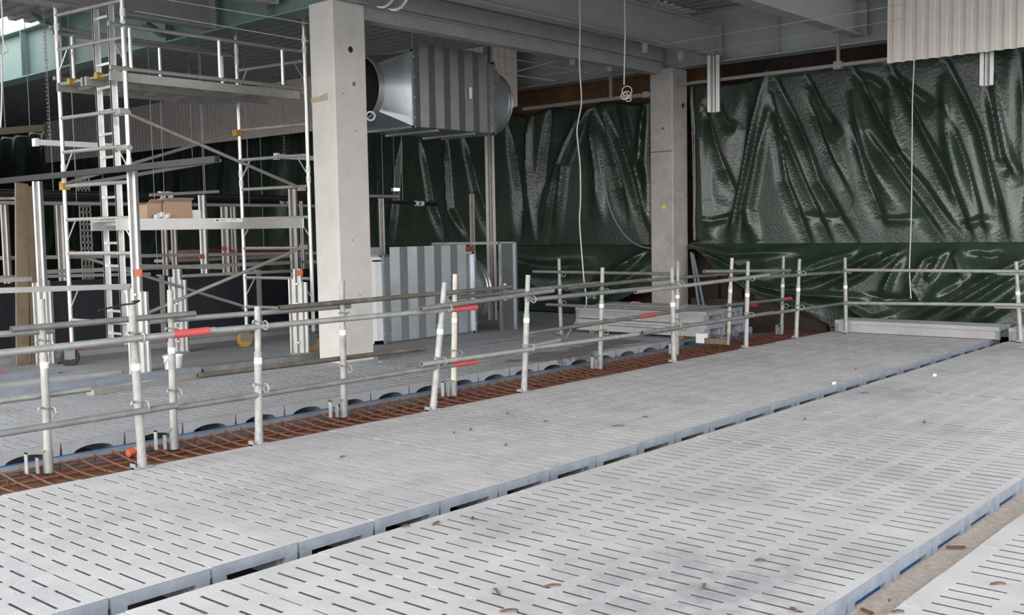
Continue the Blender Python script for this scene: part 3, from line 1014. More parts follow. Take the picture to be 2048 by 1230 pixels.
def botR(y):
    if y < eL[-1].y:
        return -.02
    for a, b in zip(eL, eL[1:]):
        if b.y <= y <= a.y:
            return b.z+(a.z-b.z)*(y-b.y)/(a.y-b.y)
    return eL[0].z
tarp('green_tarpaulin', 'crumpled green tarpaulin skirt sagging below the big tarpaulin with slanting folds', 1.2, 9.3, 420, 90, lambda y: 1.25, botR,
     lambda y, z, v: fold_disp(R2, y, z)*min(1, v*6+.1)+.016*nz(y, z, 7, 3)+.02*nz(y, z, 2.5, 5), lambda y, v: 15.24-.26*sin(min(1, v*1.6)*pi/2)*min(1, max(.15, (9.3-y)/1.5)))

R3 = fold_list([
    ([(1178, 212), (1130, 330), (1112, 475)], .10, .06), ([(1150, 240), (1110, 360), (1085, 480)], .09, .06), ([(1190, 220), (1225, 330), (1250, 430)], -.10, .06), ([(1215, 230), (1255, 350), (1297, 480)], -.10, .06),
    ([(1180, 230), (1195, 340), (1200, 440)], .10, .08), ([(1100, 225), (1085, 330), (1075, 420)], -.09, .06), ([(1060, 230), (1055, 330), (1068, 480)], .08, .06), ([(1015, 250), (1035, 380), (1040, 470)], -.08, .06),
    ([(925, 270), (950, 380), (985, 480)], -.09, .06), ([(890, 270), (900, 420), (930, 480)], .08, .07), ([(840, 280), (860, 400), (890, 480)], -.09, .06), ([(800, 280), (790, 400), (780, 490)], .08, .08), ([(1290, 190), (1280, 320), (1290, 470)], .08, .07), ([(1240, 200), (1265, 300), (1290, 380)], .07, .06)])
tarp('green_tarpaulin', 'dark green tarpaulin hanging in folds behind the two ventilation ducts', 9.82, 17.2, 300, 100, lambda y: 3.72-.06*sin(y*5), lambda y: 1.15, lambda y, z, v: fold_disp(R3, y, z)+.015*nz(y, z, 4, 2), lambda y, v: XT+.02)
R4 = fold_list([([(1005, 500), (1060, 560), (1085, 620)], .10, .08), ([(1300, 500), (1215, 570), (1190, 620)], .12, .07), ([(1300, 540), (1230, 590), (1180, 615)], .09, .07), ([(1020, 520), (1100, 535), (1200, 530)], -.08, .10), ([(1040, 560), (1100, 590), (1200, 600)], .08, .1)])
tarp('green_tarpaulin', 'dark tarpaulin skirt sagging to the floor behind the open duct section', 9.85, 17.2, 180, 50, lambda y: 1.24, lambda y: .02+.55*max(0, min(1, (11.2-y)/1.3)), lambda y, z, v: fold_disp(R4, y, z)+.02*nz(y, z, 3, 4), lambda y, v: 15.28-.22*sin(min(1, v*1.5)*pi/2))
tarp('green_tarpaulin', 'very dark tarpaulin far behind the scaffold tower and the black panels', 17.1, 39, 160, 40, lambda y: 4.9, lambda y: 0.02, lambda y, z, v: .10*sin(y*3.1+.8*sin(z*2))*(.4+.6*v)+.06*sin(y*6.3+z), lambda y, v: XT+.05)

# low brown things under the lifted tarpaulin
tag(MB().box(15.55, 15.6, 8.05, 8.22, -.1, 1.15).build('steel_stanchion', 'orangesteel'), 'rusty orange steel stanchion under the lifted tarpaulin', 'stanchion')
tag(MB().box(15.5, 15.56, 10.05, 10.2, 0, 1.15).build('steel_stanchion', 'backwall'), 'dark stanchion beside the stained column on its duct side', 'stanchion')
for a, b, lab in (((1382, 505), (1402, 610), 'blue-grey pole leaning beside the stained column'), ((1386, 508), (1414, 612), 'thinner blue-grey pole leaning beside the stained column')):
    p0, p1 = at(*a, 'x', 15.25), at(*b, 'x', 14.95)
    p1.z = .0
    tag(MB().tube(p1, p0, .022, 10).build('leaning_pole', 'bluepole'), lab, 'pole')
t = thing('steel_rail', 'rusty brown ledge below the lifted tarpaulin', 'rail', (15.4, 7.6, .2))
MB().box(15.3, 15.45, 6.9, 9.3, -.58, .34).build('ledge', 'backwall', t)
for pts, lab in (([(1258, 610), (1265, 605), (1278, 606), (1290, 614), (1300, 617)], 'mauve hose draped over the stacked slats'), ([(1358, 617), (1364, 611), (1372, 610), (1378, 616)], 'mauve hose behind the fence at the foot of the stained column')):
    q = [at(*p_, 'x', 13.2) for p_ in pts]
    tag(MB().path(q, .022, 8).build('hose', 'pinkrope'), lab, 'hose')

# ------------------------------------------------------------------ tube fence
def fence_post(px_b, py_b, px_t, py_t, plane, val, label, z0=0., m='post', rails=(.88, .42), clamp='foot', group='fence posts', cap=False):
    b = at(px_b, py_b, 'z', z0)
    if plane == 'y':
        b = Vector((at(px_b, py_b, 'y', val).x, val, z0))
        tp = at(px_t, py_t, 'y', val)
    else:
        b = Vector((val, at(px_b, py_b, 'x', val).y, z0))
        tp = at(px_t, py_t, 'x', val)
    t = thing('fence_post', label, 'fence post', b, group)
    d = (tp-b)
    L = d.length
    d.normalize()
    mid = b+d*(L*.66)
    MB().tube(b+d*.45, tp, .0235, 14, hollow=True).build('upper_tube', m, t)
    MB().tube(b+d*.04, mid, .0285, 14).tube(mid, mid+d*.012, .031, 14).build('lower_sleeve', m, t)
    MB().tube(mid-d*.075, mid-d*.03, .0292, 14).build('sticker', 'paper', t)
    if clamp == 'foot':
        f_ = MB().tube(b, b+d*.09, .032, 14)
        f_.box(b.x-.075, b.x+.06, b.y-.035, b.y+.03, b.z, b.z+.009)
        f_.box(b.x-.075, b.x-.066, b.y-.03, b.y+.025, b.z, b.z+.035)
        f_.build('foot_clamp', 'tube', t)
    elif clamp == 'hook':
        f_ = MB().tube(b-d*.02, b+d*.14, .034, 14)
        f_.build('socket', 'tube', t)
        h = MB()
        x_, y_, z_ = b.x-.05, b.y, b.z
        h.box(x_-.11, x_-.102, y_-.022, y_+.018, z_+.0, z_+.148)
        h.box(x_-.11, x_+.05, y_-.022, y_+.018, z_+.14, z_+.148)
        h.box(x_-.035, x_-.027, y_-.022, y_+.018, z_-.01, z_+.10)
        h.build('hook_bracket', 'post', t)
    for zr in rails:
        c = b+d*((zr-z0)/max(.2, d.z))
        k = MB()
        k.torus(c+Vector((0, 0, .02)), (.15, .1, 1), .036, .006, 14, 5)
        k.torus(c+Vector((.03, -.052, -.005)), (1, 0, 0), .032, .006, 14, 5)
        k.path([c+Vector((-.03, -.02, .03)), c+Vector((-.07, -.045, .035)), c+Vector((-.08, -.05, .015))], .0065, 6)
        k.build('coupler', 'post', t)
    return t
YF, YB = 6.41, 7.30
FR = [(285, 935, 263, 605, 'fence post in the front row with a bent dark nail on its top', {}),
      (518, 888, 515, 613, 'upright front fence post standing ahead of the scaffold wheels', {}),
      (866, 818, 889, 565, 'strongly leaning fence post in front of the floor duct', {}),
      (1048, 780, 1056, 550, 'front fence post with a numbered sticker, ahead of the open duct section', {}),
      (1348, 724, 1344, 535, 'front fence post in line with the stained column', {}),
      (1492, 697, 1496, 523, 'front fence post ahead of the square-ended slats', {}),
      (1592, 678, 1599, 518, 'leaning front fence post close to the rusty sheet piling', {})]
for a in FR:
    fence_post(*a[:4], 'y', YF, a[4])
BK = [(97, 928, 83, 598, 'rear fence post beside the red barrier edge', 'post', -.1), (348, 878, 340, 580, 'rear fence post in front of the white bucket', 'post', -.1), (688, 820, 684, 562, 'rear fence post in line with the pale column', 'post', -.1),
      (907, 775, 910, 548, 'beige rear fence post behind the strongly leaning one', 'postbeige', -.1), (1200, 722, 1205, 535, 'rear fence post beside the damp patch on the slats', 'post', -.1), (1353, 700, 1356, 523, 'thin rear fence post right behind the one at the stained column', 'post', -.1),
      (1455, 682, 1464, 516, 'chalky leaning rear fence post between slat stack and trench', 'postbeige', -.1), (1563, 660, 1567, 512, 'last rear fence post, beside the rusty sheet piling', 'post', -.1)]
for a in BK:
    fence_post(*a[:4], 'y', YB, a[4], z0=a[6], m=a[5], rails=(.80, .32), clamp='hook')
fence_post(1692, 660, 1690, 515, 'x', 14.22, 'corner fence post in front of the green tarpaulin skirt', rails=(.88, .42))
fence_post(2041, 680, 2032, 523, 'x', 14.22, 'fence post at the edge of the photo before the tarpaulin skirt', rails=(.88, .43))
fence_post(1122, 660, 1118, 517, 'x', 11.95, 'fence post beside the open duct section, start of a cross rail', rails=(.88, .47))
p = at(263, 606, 'y', YF)
b = MB().path([p+Vector((-.22, .02, -.035)), p+Vector((-.05, .01, -.008)), p+Vector((.0, -.03, -.002)), p+Vector((.05, -.01, .012)), p+Vector((.02, .03, .008))], .007, 6)
tag(b.build('bent_nail', 'rubber'), 'dark bent rod hooked over the front post top', 'rod')

def rail(a, b, plane, val, label, m='tube', r=.0225, red=None, val2=None, group='fence rails'):
    p0 = at(*a, plane, val)
    p1 = at(*b, plane, val2 if val2 is not None else val)
    t = thing('fence_rail', label, 'fence rail', p0, group)
    MB().tube(p0, p1, r, 12, hollow=True).build('tube', m, t)
    if red:
        q0, q1 = at(*red[0], plane, val), at(*red[1], plane, val)
        dd = (p1-p0).normalized()
        q0 = p0+dd*((q0-p0).dot(dd))
        q1 = p0+dd*((q1-p0).dot(dd))
        MB().tube(q0, q1, r*1.22, 12).build('red_sleeve', 'red', t)
    return t
F = YF-.055
rail((-60, 713), (430, 660), 'y', F, 'upper front rail with a red sleeve, reaching the photo edge', red=((346, 668), (417, 660)))
rail((335, 670), (952, 614), 'y', F+.05, 'upper front rail ending in a red sleeve before the floor duct', red=((906, 619), (952, 614)), m='tube')
rail((842, 618), (1106, 581), 'y', F, 'short upper front rail held by the strongly leaning post', m='tubedark')
rail((1052, 600), (1352, 571), 'y', F+.05, 'upper front rail from the stickered post to the stained-column post', m='tubedark')
rail((1271, 584), (1537, 550), 'y', F, 'upper front rail crossing in front of the stained column', m='tube')
rail((1490, 557), (1700, 543), 'y', F+.05, 'upper front rail reaching the corner post', m='tubedark')
rail((-60, 877), (353, 811), 'y', F, 'lower front rail with dusty pale coating, reaching the photo edge', m='tubedark')
rail((353, 815), (952, 722), 'y', F+.05, 'lower front rail ending in a red sleeve at the beige post', m='tubedark', red=((905, 729), (952, 722)))
rail((843, 729), (1065, 698), 'y', F, 'short lower front rail on the strongly leaning post', m='tube')
rail((1046, 699), (1352, 658), 'y', F+.05, 'lower front rail spotted with paint from the stickered post onwards', m='tube')
rail((1284, 666), (1545, 625), 'y', F, 'lower front rail below the slat stack', m='tubedark')
rail((1490, 634), (1700, 605), 'y', F+.05, 'lower front rail reaching the corner post', m='tubedark')
Bk = YB+.06
rail((22, 659), (390, 627), 'y', Bk-.12, 'dark upper rear rail passing the ladder foot', m='tubedark')
rail((-60, 673), (107, 661), 'y', Bk, 'stub of upper rear rail at the photo edge', m='tube')
rail((298, 643), (700, 612), 'y', Bk, 'pale upper rear rail from the bucket post to the pale column', m='tube')
rail((558, 616), (1024, 574), 'y', Bk-.12, 'weathered upper rear rail across the pale column and floor duct', m='tuberust')
rail((900, 596), (1198, 566), 'y', Bk, 'blue-grey upper rear rail behind the stickered post', m='tubedark')
rail((1132, 577), (1300, 559), 'y', Bk-.12, 'rusty upper rear rail in front of the tarpaulin skirt', m='tuberust')
rail((1288, 561), (1490, 545), 'y', Bk, 'dark upper rear rail across the stained column', m='tubedark')
rail((1408, 543), (1580, 541), 'y', Bk-.12, 'upper rear rail between the chalky post and the last rear post', m='tube')
rail((-60, 810), (180, 778), 'y', Bk, 'lower rear rail stub lying level with the floor edge', m='tube')
rail((395, 752), (845, 697), 'y', Bk, 'dark lower rear rail passing the foot of the pale column', m='tuberust')
rail((1062, 692), (1120, 680), 'y', Bk-.12, 'short paint-spattered lower rear rail over the damp patch', m='post')
rail((1050, 668), (1395, 616), 'y', Bk-.12, 'lower rear rail with a red sleeve in front of the slat stack', m='tubedark', red=((1281, 634), (1312, 629)))
rail((1393, 615), (1512, 610), 'y', Bk, 'lower rear rail tipped with red beside the chalky post', m='tubedark', red=((1492, 611), (1512, 610)))
rail((1450, 611), (1582, 597), 'y', Bk-.12, 'lower rear rail tipped with red at the last rear post', m='tubedark', red=((1567, 598), (1582, 597)))
rail((1215, 648), (1372, 658), 'x', 11.1, 'white-spattered cross tube resting level with the slats by the stack', m='post')
rail((1066, 543), (1346, 548), 'x', 11.9, 'upper cross rail running from the duct section towards the stained column', m='tubedark')
rail((1093, 609), (1352, 620), 'x', 11.9, 'lower cross rail running from the duct section along the slat stack', m='tubedark')
rail((1690, 540), (2060, 543), 'x', 14.17, 'upper pale rail in front of the green tarpaulin skirt', m='post')
rail((1995, 547), (2070, 548), 'x', 14.22, 'short upper rail end doubled at the edge post', m='post')
rail((1690, 606), (2060, 610), 'x', 14.17, 'lower pale rail in front of the green tarpaulin skirt', m='post')
rail((1990, 614), (2070, 615), 'x', 14.22, 'short lower rail end doubled at the edge post', m='post')

# ------------------------------------------------------------------ scaffold tower
T = thing('scaffold_tower', 'tall aluminium mobile scaffold tower on yellow castors beside the pale column', 'scaffold', (7.2, 11.6, 0))
A_, B_, C_, D_ = (6.0, 12.25), (6.13, 10.97), (8.45, 12.2), (8.60, 10.93)
zA = [.55+.4*k for k in range(10)]
for (q, zt, nm) in ((A_, 4.7, 0), (B_, 4.7, 0), (C_, 4.3, 0), (D_, 4.35, 0)):
    MB().tube((q[0], q[1], .26), (q[0], q[1], zt), .0255, 14).build('standard', 'alu', T)
    for zj in (2.3, 3.95):
        MB().tube((q[0], q[1], zj-.11), (q[0], q[1], zj-.02), .030, 14).tube((q[0], q[1], zj+.02), (q[0], q[1], zj+.11), .030, 14).build('joint_sleeve', 'white', T)
for (q0, q1, zs) in ((A_, B_, zA), (C_, D_, zA[:9])):
    for i, z in enumerate(zs):
        MB().tube((*q0, z), (*q1, z), .0225, 10).build('rung', 'alud', T)
        if i in (1, 3, 5, 8):
            v = Vector((q1[0]-q0[0], q1[1]-q0[1], 0))
            a0, a1 = Vector((*q0, z)), Vector((*q1, z))
            MB().tube(a0+v*.16, a0+Vector((0, 0, -.27)), .009, 6).build('gusset_brace', 'alu', T)
            MB().tube(a1-v*.16, a1+Vector((0, 0, -.27)), .009, 6).build('gusset_brace', 'alu', T)
# castors
for q, an in ((A_, .5), (B_, 2.2), (C_, .25), (D_, .1)):
    MB().tube((q[0], q[1], .22), (q[0], q[1], .42), .019, 10).box(q[0]-.06, q[0]+.06, q[1]-.05, q[1]+.05, .20, .225).build('castor_stem', 'tubedark', T)
    n_ = Vector((-sin(an), -cos(an), 0))
    f_ = Vector((n_.y, -n_.x, 0))
    c = Vector((q[0], q[1], .1))+f_*.03
    w_ = MB().tube(c-n_*.022, c+n_*.022, .1, 28)
    cw = w_.build('castor_wheel', 'rubber' if q is A_ else 'yellow', T)
    MB().torus(c, n_, .096, .016, 28, 6).build('tyre', 'rubber' if q is A_ else 'yellow', cw)
    MB().tube(c-n_*.032, c+n_*.032, .03, 12).build('hub', 'channeld', cw)
    fk = MB()
    for s_ in (-1, 1):
        fk.obox(c+n_*(.036*s_)+Vector((0, 0, .045)), f_*.06, n_*.004, (0, 0, .065))
    fk.build('castor_fork', 'tubedark', T)
    MB().obox(c+f_*(-.11)+Vector((0, 0, .09)), f_*.05, n_*.02, (0, 0, .012)).build('brake_lever', 'darkred', T)
# platforms
def platform(z, y0, y1, m='alud', th=.10):
    MB().box(5.96, 8.54, y0, y0+.035, z-th, z).box(5.96, 8.54, y1-.035, y1, z-th, z).build('platform_beam', m, T)
    MB().box(6.0, 8.5, y0+.035, y1-.035, z-.03, z-.012).build('platform_board', 'plank' if m == 'x' else 'alud', T)
    for k in range(6):
        xx = 6.2+k*.42
        MB().box(xx, xx+.03, y0+.035, y1-.035, z-.07, z-.03).build('platform_cross_bar', m, T)
platform(3.36, 10.98, 11.56)
platform(3.36, 11.62, 12.24)
platform(1.74, 10.98, 11.58, 'alu', .13)
p0, p1 = at(429, 441, 'y', 10.975), at(486, 441, 'y', 10.975)
MB().box(p0.x, p1.x, 10.9735, 10.979, p0.z-.02, p0.z+.025).build('maker_label', 'paper', T)
MB().box(p0.x+.02, p0.x+.06, 10.9725, 10.9733, p0.z-.005, p0.z+.012).box(p0.x+.08, p0.x+.16, 10.9725, 10.9733, p0.z-.002, p0.z+.004).box(p0.x+.22, p0.x+.30, 10.9725, 10.9733, p0.z+.006, p0.z+.01).build('label_print', 'ink', T)
for q in (A_, B_):
    for s_ in (-1, 1):
        MB().tube((q[0]-.04, 11.63+s_*.32, 3.345), (q[0]+.05, 11.63+s_*.32, 3.345), .04, 12).build('yellow_hook', 'yellow', T)
    break
# guard rails: front (camera side) and back frames with spindles
for yy, zt, zb in ((10.96, 3.87, 3.40), (12.28, 3.95, 3.42)):
    MB().tube((5.95, yy, zt), (8.56, yy, zt), .024, 10).build('guard_rail', 'alud', T)
    MB().tube((5.95, yy, zb), (8.56, yy, zb), .024, 10).build('guard_rail', 'alud', T)
    for xx in (6.2, 7.35, 8.27):
        MB().tube((xx, yy, zb), (xx, yy, zt), .022, 10).build('spindle', 'alu', T)
MB().tube((5.95, 12.32, 4.02), (8.5, 12.32, 3.98), .022, 10).build('guard_rail', 'alud', T)
# diagonal braces
for a, b, yy in (((245, 222), (603, 377), 10.96), ((128, 368), (481, 263), 12.29), ((262, 640), (607, 494), 10.95), ((140, 506), (492, 614), 12.3)):
    p0, p1 = at(*a, 'y', yy), at(*b, 'y', yy)
    MB().tube(p0, p1, .021, 10).build('diagonal_brace', 'alud', T)
    for q in (p0, p1):
        MB().box(q.x-.045, q.x+.045, yy-.03, yy+.03, q.z-.03, q.z+.03).build('brace_claw', 'orange' if yy > 12 else 'alud', T)
p = at(128, 373, 'x', 5.99)
MB().box(5.96, 6.05, 12.2, 12.3, p.z-.04, p.z+.04).build('yellow_claw', 'yellow', T)
p = at(478, 266, 'x', 8.42)
MB().box(8.37, 8.47, 12.15, 12.25, p.z-.04, p.z+.04).build('yellow_claw', 'yellow', T)
for z in (2.92, 2.53, 3.4):
    MB().tube((B_[0], B_[1]-.03, z), (B_[0], B_[1]+.22, z), .032, 12).build('ladder_clamp', 'alud', T)

def ladder(z0, z1, label, x=6.13):
    t = thing('ladder', label, 'ladder', (x, 11.4, z0), 'ladder sections on the scaffold tower')
    for yy in (11.23, 11.57):
        b = MB()
        b.box(x-.035, x+.035, yy-.013, yy+.013, z0, z1)
        b.box(x-.035, x-.028, yy-.02, yy+.02, z0, z1).box(x+.028, x+.035, yy-.02, yy+.02, z0, z1)
        b.build('stile', 'alu', t, smooth=False)
    z = z0+.12
    while z < z1-.05:
        MB().box(x-.014, x+.014, 11.22, 11.58, z-.014, z+.014).build('rung', 'alu', t)
        MB().box(x-.0365, x-.0355, 11.222, 11.24, z-.018, z+.018).build('rung_socket', 'hole', t)
        z += .262
    return t
ladder(2.33, 4.14, 'aluminium ladder section through the high platform of the scaffold tower')
ladder(.30, 2.16, 'aluminium ladder section leading up to the low platform of the scaffold tower')

# cardboard boxes on the low platform
def carton(x0, x1, y0, y1, z0, z1, label, torn=False):
    t = thing('cardboard_box', label, 'box', ((x0+x1)/2, (y0+y1)/2, z0), 'things on the low platform')
    b = MB()
    h = .006
    b.box(x0, x1, y0, y0+h, z0, z1).box(x0, x1, y1-h, y1, z0, z1-.01).box(x0, x0+h, y0+h, y1-h, z0, z1-.02).box(x1-h, x1, y0+h, y1-h, z0, z1).box(x0+h, x1-h, y0+h, y1-h, z0, z0+h)
    b.build('body', 'card', t, smooth=False)
    MB().obox(((x0+x1)/2, y0-.03, z1+.015), ((x1-x0)/2-.01, 0, 0), (0, .035, -.02), (0, .002, .003)).build('flap', 'card', t, smooth=False)
    return t
zp = 1.742
carton(6.60, 6.97, 11.08, 11.35, zp, zp+.20, 'larger open cardboard box on the low scaffold platform')
carton(6.40, 6.585, 11.1, 11.33, zp, zp+.18, 'smaller torn cardboard box on the low scaffold platform, next to the larger one')
tag(MB().box(6.985, 7.10, 11.1, 11.25, zp, zp+.10).build('white_carton', 'paper'), 'small white carton beside the cardboard boxes', 'box', 'things on the low platform')
b = MB()
for k in range(5):
    x_ = 6.47+.035*k
    b.obox((x_, 11.02+.01*(k % 2), zp+.022+.012*(k % 3)), (.022, .006, .006), (-.004, .02, .003), (0, -.003, .022))
tag(b.build('crumpled_paper', 'paper'), 'white crumpled paper in front of the cardboard boxes', 'paper')

# ------------------------------------------------------------------ bucket
p = at(330, 744, 'z', 0)
bc = Vector((6.36, 10.62, 0))
t = thing('plastic_bucket', 'white plastic bucket on the floor behind a rear fence post', 'bucket', bc)
N = 28
prof = [(.085, .0), (.105, .17), (.112, .172), (.112, .195), (.106, .195), (.10, .172), (.083, .01)]
b = MB()
for (r_, z_) in prof:
    for i in range(N):
        b.v.append(bc+Vector((r_*cos(2*pi*i/N), r_*sin(2*pi*i/N), z_+.001)))
for k in range(len(prof)-1):
    for i in range(N):
        j = (i+1) % N
        b.f.append((k*N+i, k*N+j, (k+1)*N+j, (k+1)*N+i))
b.f.append(tuple(range(N)))
b.f.append(tuple(range((len(prof)-1)*N, len(prof)*N)))
b.build('pail', 'white', t)
MB().path([bc+Vector((.112*cos(pi*k/12+.6), .112*sin(pi*k/12+.6)-.03*sin(pi*k/12), .17-.11*sin(pi*k/12))) for k in range(13)], .003, 6).build('handle', 'tubedark', t)

# ------------------------------------------------------------------ strut frames at the left
def frame_post(x, y, zt, zsl, label, orange=None, w=.10, m='channel'):
    t = thing('strut_post', label, 'post', (x, y, 0), 'strut frame posts')
    f_ = Vector((-.85, -.5, 0)).normalized()
    def ch(z0, z1, w, nm, mm, off=(0, 0)):
        sd = Vector((0, 0, 1)).cross(f_)
        th, h = w*.08, w*.6
        poly = [(-w/2, -h/2), (w/2, -h/2), (w/2, h/2), (w/2-w*.25, h/2), (w/2-w*.25, h/2-th*1.5), (w*.1, h/2-th*5), (-w*.1, h/2-th*5), (-w/2+w*.25, h/2-th*1.5), (-w/2+w*.25, h/2), (-w/2, h/2)]
        c = Vector((x, y, 0))+sd*off[0]+f_*off[1]
        MB().prism(poly, c+Vector((0, 0, z0)), c+Vector((0, 0, z1)), sd, f_).build(nm, mm, t, smooth=False)
    ch(.02, zt, w, 'upright', m)
    if zsl:
        ch(.02, zsl, w*.8, 'sleeve', m, (-w*.82, .005))
        ch(.02, zsl-.04, w*.8, 'sleeve', m, (w*.82, .005))
        for k in range(4):
            z = .15+k*.25
            MB().tube(Vector((x, y, z))+f_*(w*.3), Vector((x, y, z))+f_*(w*.3+.02), .014, 6).build('bolt', 'alu', t)
    MB().box(x-.09, x+.09, y-.09, y+.09, 0, .02).build('base_plate', m, t)
    if orange:
        q = Vector((x, y, orange))+f_*(w*.36)
        MB().obox(q+Vector((.03, -.03, 0)), (.03, -.02, 0), f_*.01, (0, 0, .04)).build('orange_clip', 'orange', t)
    return t
frame_post(5.85, 12.62, 2.22, 1.0, 'strut post beside the leaning planks, carrying the long dark bar')
frame_post(6.02, 10.72, 2.27, .97, 'strut post at the ladder with an orange clip, carrying the long dark bar', orange=1.14)
frame_post(7.52, 12.36, 1.10, 1.0, 'short strut post behind the bucket, inside the scaffold')
frame_post(8.3, 10.83, 1.09, .96, 'short bolted strut post with an orange clip near the scaffold castor', orange=1.04)
for (px_, yt, yb_, yy, w, lab, org) in ((404, 390, 690, 13.6, .10, 'bright strut post with an orange clip behind the low platform', 513), (449, 397, 520, 15.2, .13, 'brownish strut post with an orange clip in front of the red band', 497), (466, 408, 515, 15.5, .09, 'narrow strut post beside the brownish one at the red band', 503),
                                 (585, 378, 560, 13.2, .12, 'strut post rising behind the scaffold standard next to the pale column', None), (602, 402, 520, 13.6, .05, 'thin strut post next to the pale column', None), (8, 408, 530, 14.5, .09, 'strut post behind the planks at the photo edge', None),
                                 (120, 402, 540, 14.5, .11, 'dark strut post between the planks and the ladder', None), (347, 440, 515, 15.5, .09, 'faint strut post under the larger cardboard box', None), (328, 440, 515, 15.6, .09, 'faint strut post under the smaller cardboard box', None)):
    p = at(px_, yt, 'y', yy)
    t = frame_post(p.x, yy, p.z, 0, lab, None, w, 'channeld' if px_ not in (404,) else 'channel')
    if org:
        q = at(px_, org, 'y', yy-.1)
        MB().box(q.x-.04, q.x+.04, q.y-.01, q.y+.01, q.z-.035, q.z+.035).build('orange_clip', 'orange', t)

def sqbar(a, b, plane, val, label, w=.05, m='channel', h=None, val2=None, name='strut_bar', hang=False):
    p0, p1 = at(*a, plane, val), at(*b, plane, val2 if val2 is not None else val)
    o = MB().bar(p0, p1, w, h or w).build(name, m)
    if hang:
        for u in (.2, .8):
            c = p0+(p1-p0)*u
            MB().tube(c, (c.x, c.y, 4.98), .004, 5).build('hanger_wire', 'channeld', o)
    return tag(o, label, 'bar', 'strut frame bars')
t = thing('strut_bar', 'long dark square bar over the strut posts, its open end before the tarpaulin', 'bar', (5.85, 11, 2.25))
MB().box(5.82, 5.88, 8.83, 14.6, 2.235, 2.30).build('bar', 'darkbar', t)
MB().box(5.83, 5.87, 8.82, 8.831, 2.245, 2.29).build('open_end', 'hole', t)
sqbar((-60, 583), (272, 572), 'y', 10.8, 'pale horizontal bar fixed to the ladder-side strut post', .05, 'channel', .055)
sqbar((-60, 563), (62, 558), 'y', 12.5, 'horizontal bar fixed to the strut post by the planks', .05, 'channeld', .05)
sqbar((60, 545), (640, 523), 'y', 13.25, 'long grey top bar along the black panels', .06, 'channeld', .05)
sqbar((-60, 556), (300, 548), 'y', 13.22, 'second grey bar under the top bar of the black panels', .05, 'channeld', .04)
sqbar((280, 532), (445, 535), 'y', 12.9, 'grey bar with an open end above the black panels', .06, 'channeld', .05, hang=True)
sqbar((-60, 517), (640, 506), 'y', 14.6, 'dark bar running behind the ladder above the black panels', .07, 'beam', .05, hang=True)
sqbar((365, 552), (600, 541), 'y', 12.8, 'grey bar reaching from the short strut post past the scaffold', .05, 'channeld', .04)
sqbar((300, 390), (437, 383), 'y', 13.3, 'thin square bar under the black pipes', .04, 'channeld', .04, hang=True)
sqbar((-60, 398), (70, 396), 'y', 13.4, 'pale bar behind the plank tops', .04, 'alu', .03)
sqbar((140, 372), (440, 321), 'y', 14.5, 'slanting dark cable tray bar behind the low platform', .08, 'beam', .05, hang=True)

# black panels
for k in range(4):
    x0 = 4.6+1.62*k
    t = thing('black_panel', ['matt black panel behind the red barrier edge', 'matt black panel behind the ladder foot', 'matt black panel behind the crossing scaffold braces', 'matt black panel next to the pale column'][k], 'panel', (x0+.8, 13.35, 0), 'black panels along the pens')
    MB().box(x0, x0+1.6, 13.33, 13.37, .12, .98).build('sheet', 'black', t)
    MB().box(x0, x0+1.6, 13.31, 13.39, .0, .13).build('bottom_rail', 'beam', t)
    MB().box(x0-.02, x0+.04, 13.29, 13.40, 0, 1.0).build('edge_post', 'beam', t)
tag(MB().box(4.4, 11.2, 13.12, 13.2, .0, .07).build('steel_kerb', 'beam'), 'low dark steel kerb on the floor along the black panels', 'kerb')

# pipes, tray, red band far back
for k, (a, b, yy, r_, lab, m_) in enumerate((((-60, 384), (640, 398), 14.0, .045, 'thick black pipe passing behind the plank tops', 'rubber'), ((-60, 396), (640, 407), 14.3, .035, 'black pipe just under the thick one', 'rubber'), ((-60, 405), (640, 412), 13.8, .025, 'thin dark pipe under the two black pipes', 'beam'),
                                 ((735, 401), (872, 409), 13.5, .03, 'black pipe with a white coupling beyond the pale column', 'rubber'), ((735, 392), (797, 393), 13.4, .025, 'short grey pipe above the black pipe beyond the pale column', 'beam'))):
    p0, p1 = at(*a, 'y', yy), at(*b, 'y', yy)
    t = thing('pipe', lab, 'pipe', p0, 'pipes at the back')
    MB().tube(p0, p1, r_, 12).build('pipe', m_, t)
    for px_, on in ((330, 0), (567, 1), (838, 3)):
        if on == k:
            q = at(px_, 390, 'y', yy)
            dd = (p1-p0).normalized()
            q = p0+dd*((q-p0).dot(dd))
            for s_ in (-1, 1):
                MB().tube(q+dd*(.06*s_-.035), q+dd*(.06*s_+.035), r_*1.5, 14).build('coupling', 'white', t)
    # hangers
    L = (p1-p0).length
    n = max(1, int(L/2.2))
    for q in range(n):
        c = p0+(p1-p0)*((q+.5)/n)
        MB().tube(c, Vector((c.x, c.y, 4.98)), .004, 5).build('hanger_wire', 'channeld', t)
p0, p1 = at(155, 345, 'y', 15.2), at(184, 505, 'y', 15.2)
t = thing('cable_tray', 'grey perforated cable tray standing upright behind the ladder', 'cable tray', (p0.x, 15.2, 0))
wT = abs(p1.x-p0.x)
for xx in (p0.x, p0.x+wT*.33, p0.x+wT*.66, p0.x+wT):
    MB().box(xx-.008, xx+.008, 15.18, 15.2, 0, p0.z).build('tray_side', 'channeld', t)
z = .1
while z < p0.z:
    MB().box(p0.x, p0.x+wT, 15.18, 15.195, z, z+.03).build('tray_rung', 'channeld', t)
    z += .09
p0, p1 = at(342, 501, 'y', 16), at(402, 516, 'y', 16)
tag(MB().box(p0.x, p1.x, 15.9, 16.1, p1.z, p0.z).build('wrapped_bundle', 'pink'), 'pinkish wrapped bundle beside the red band', 'bundle')
p2 = at(575, 500, 'y', 16)
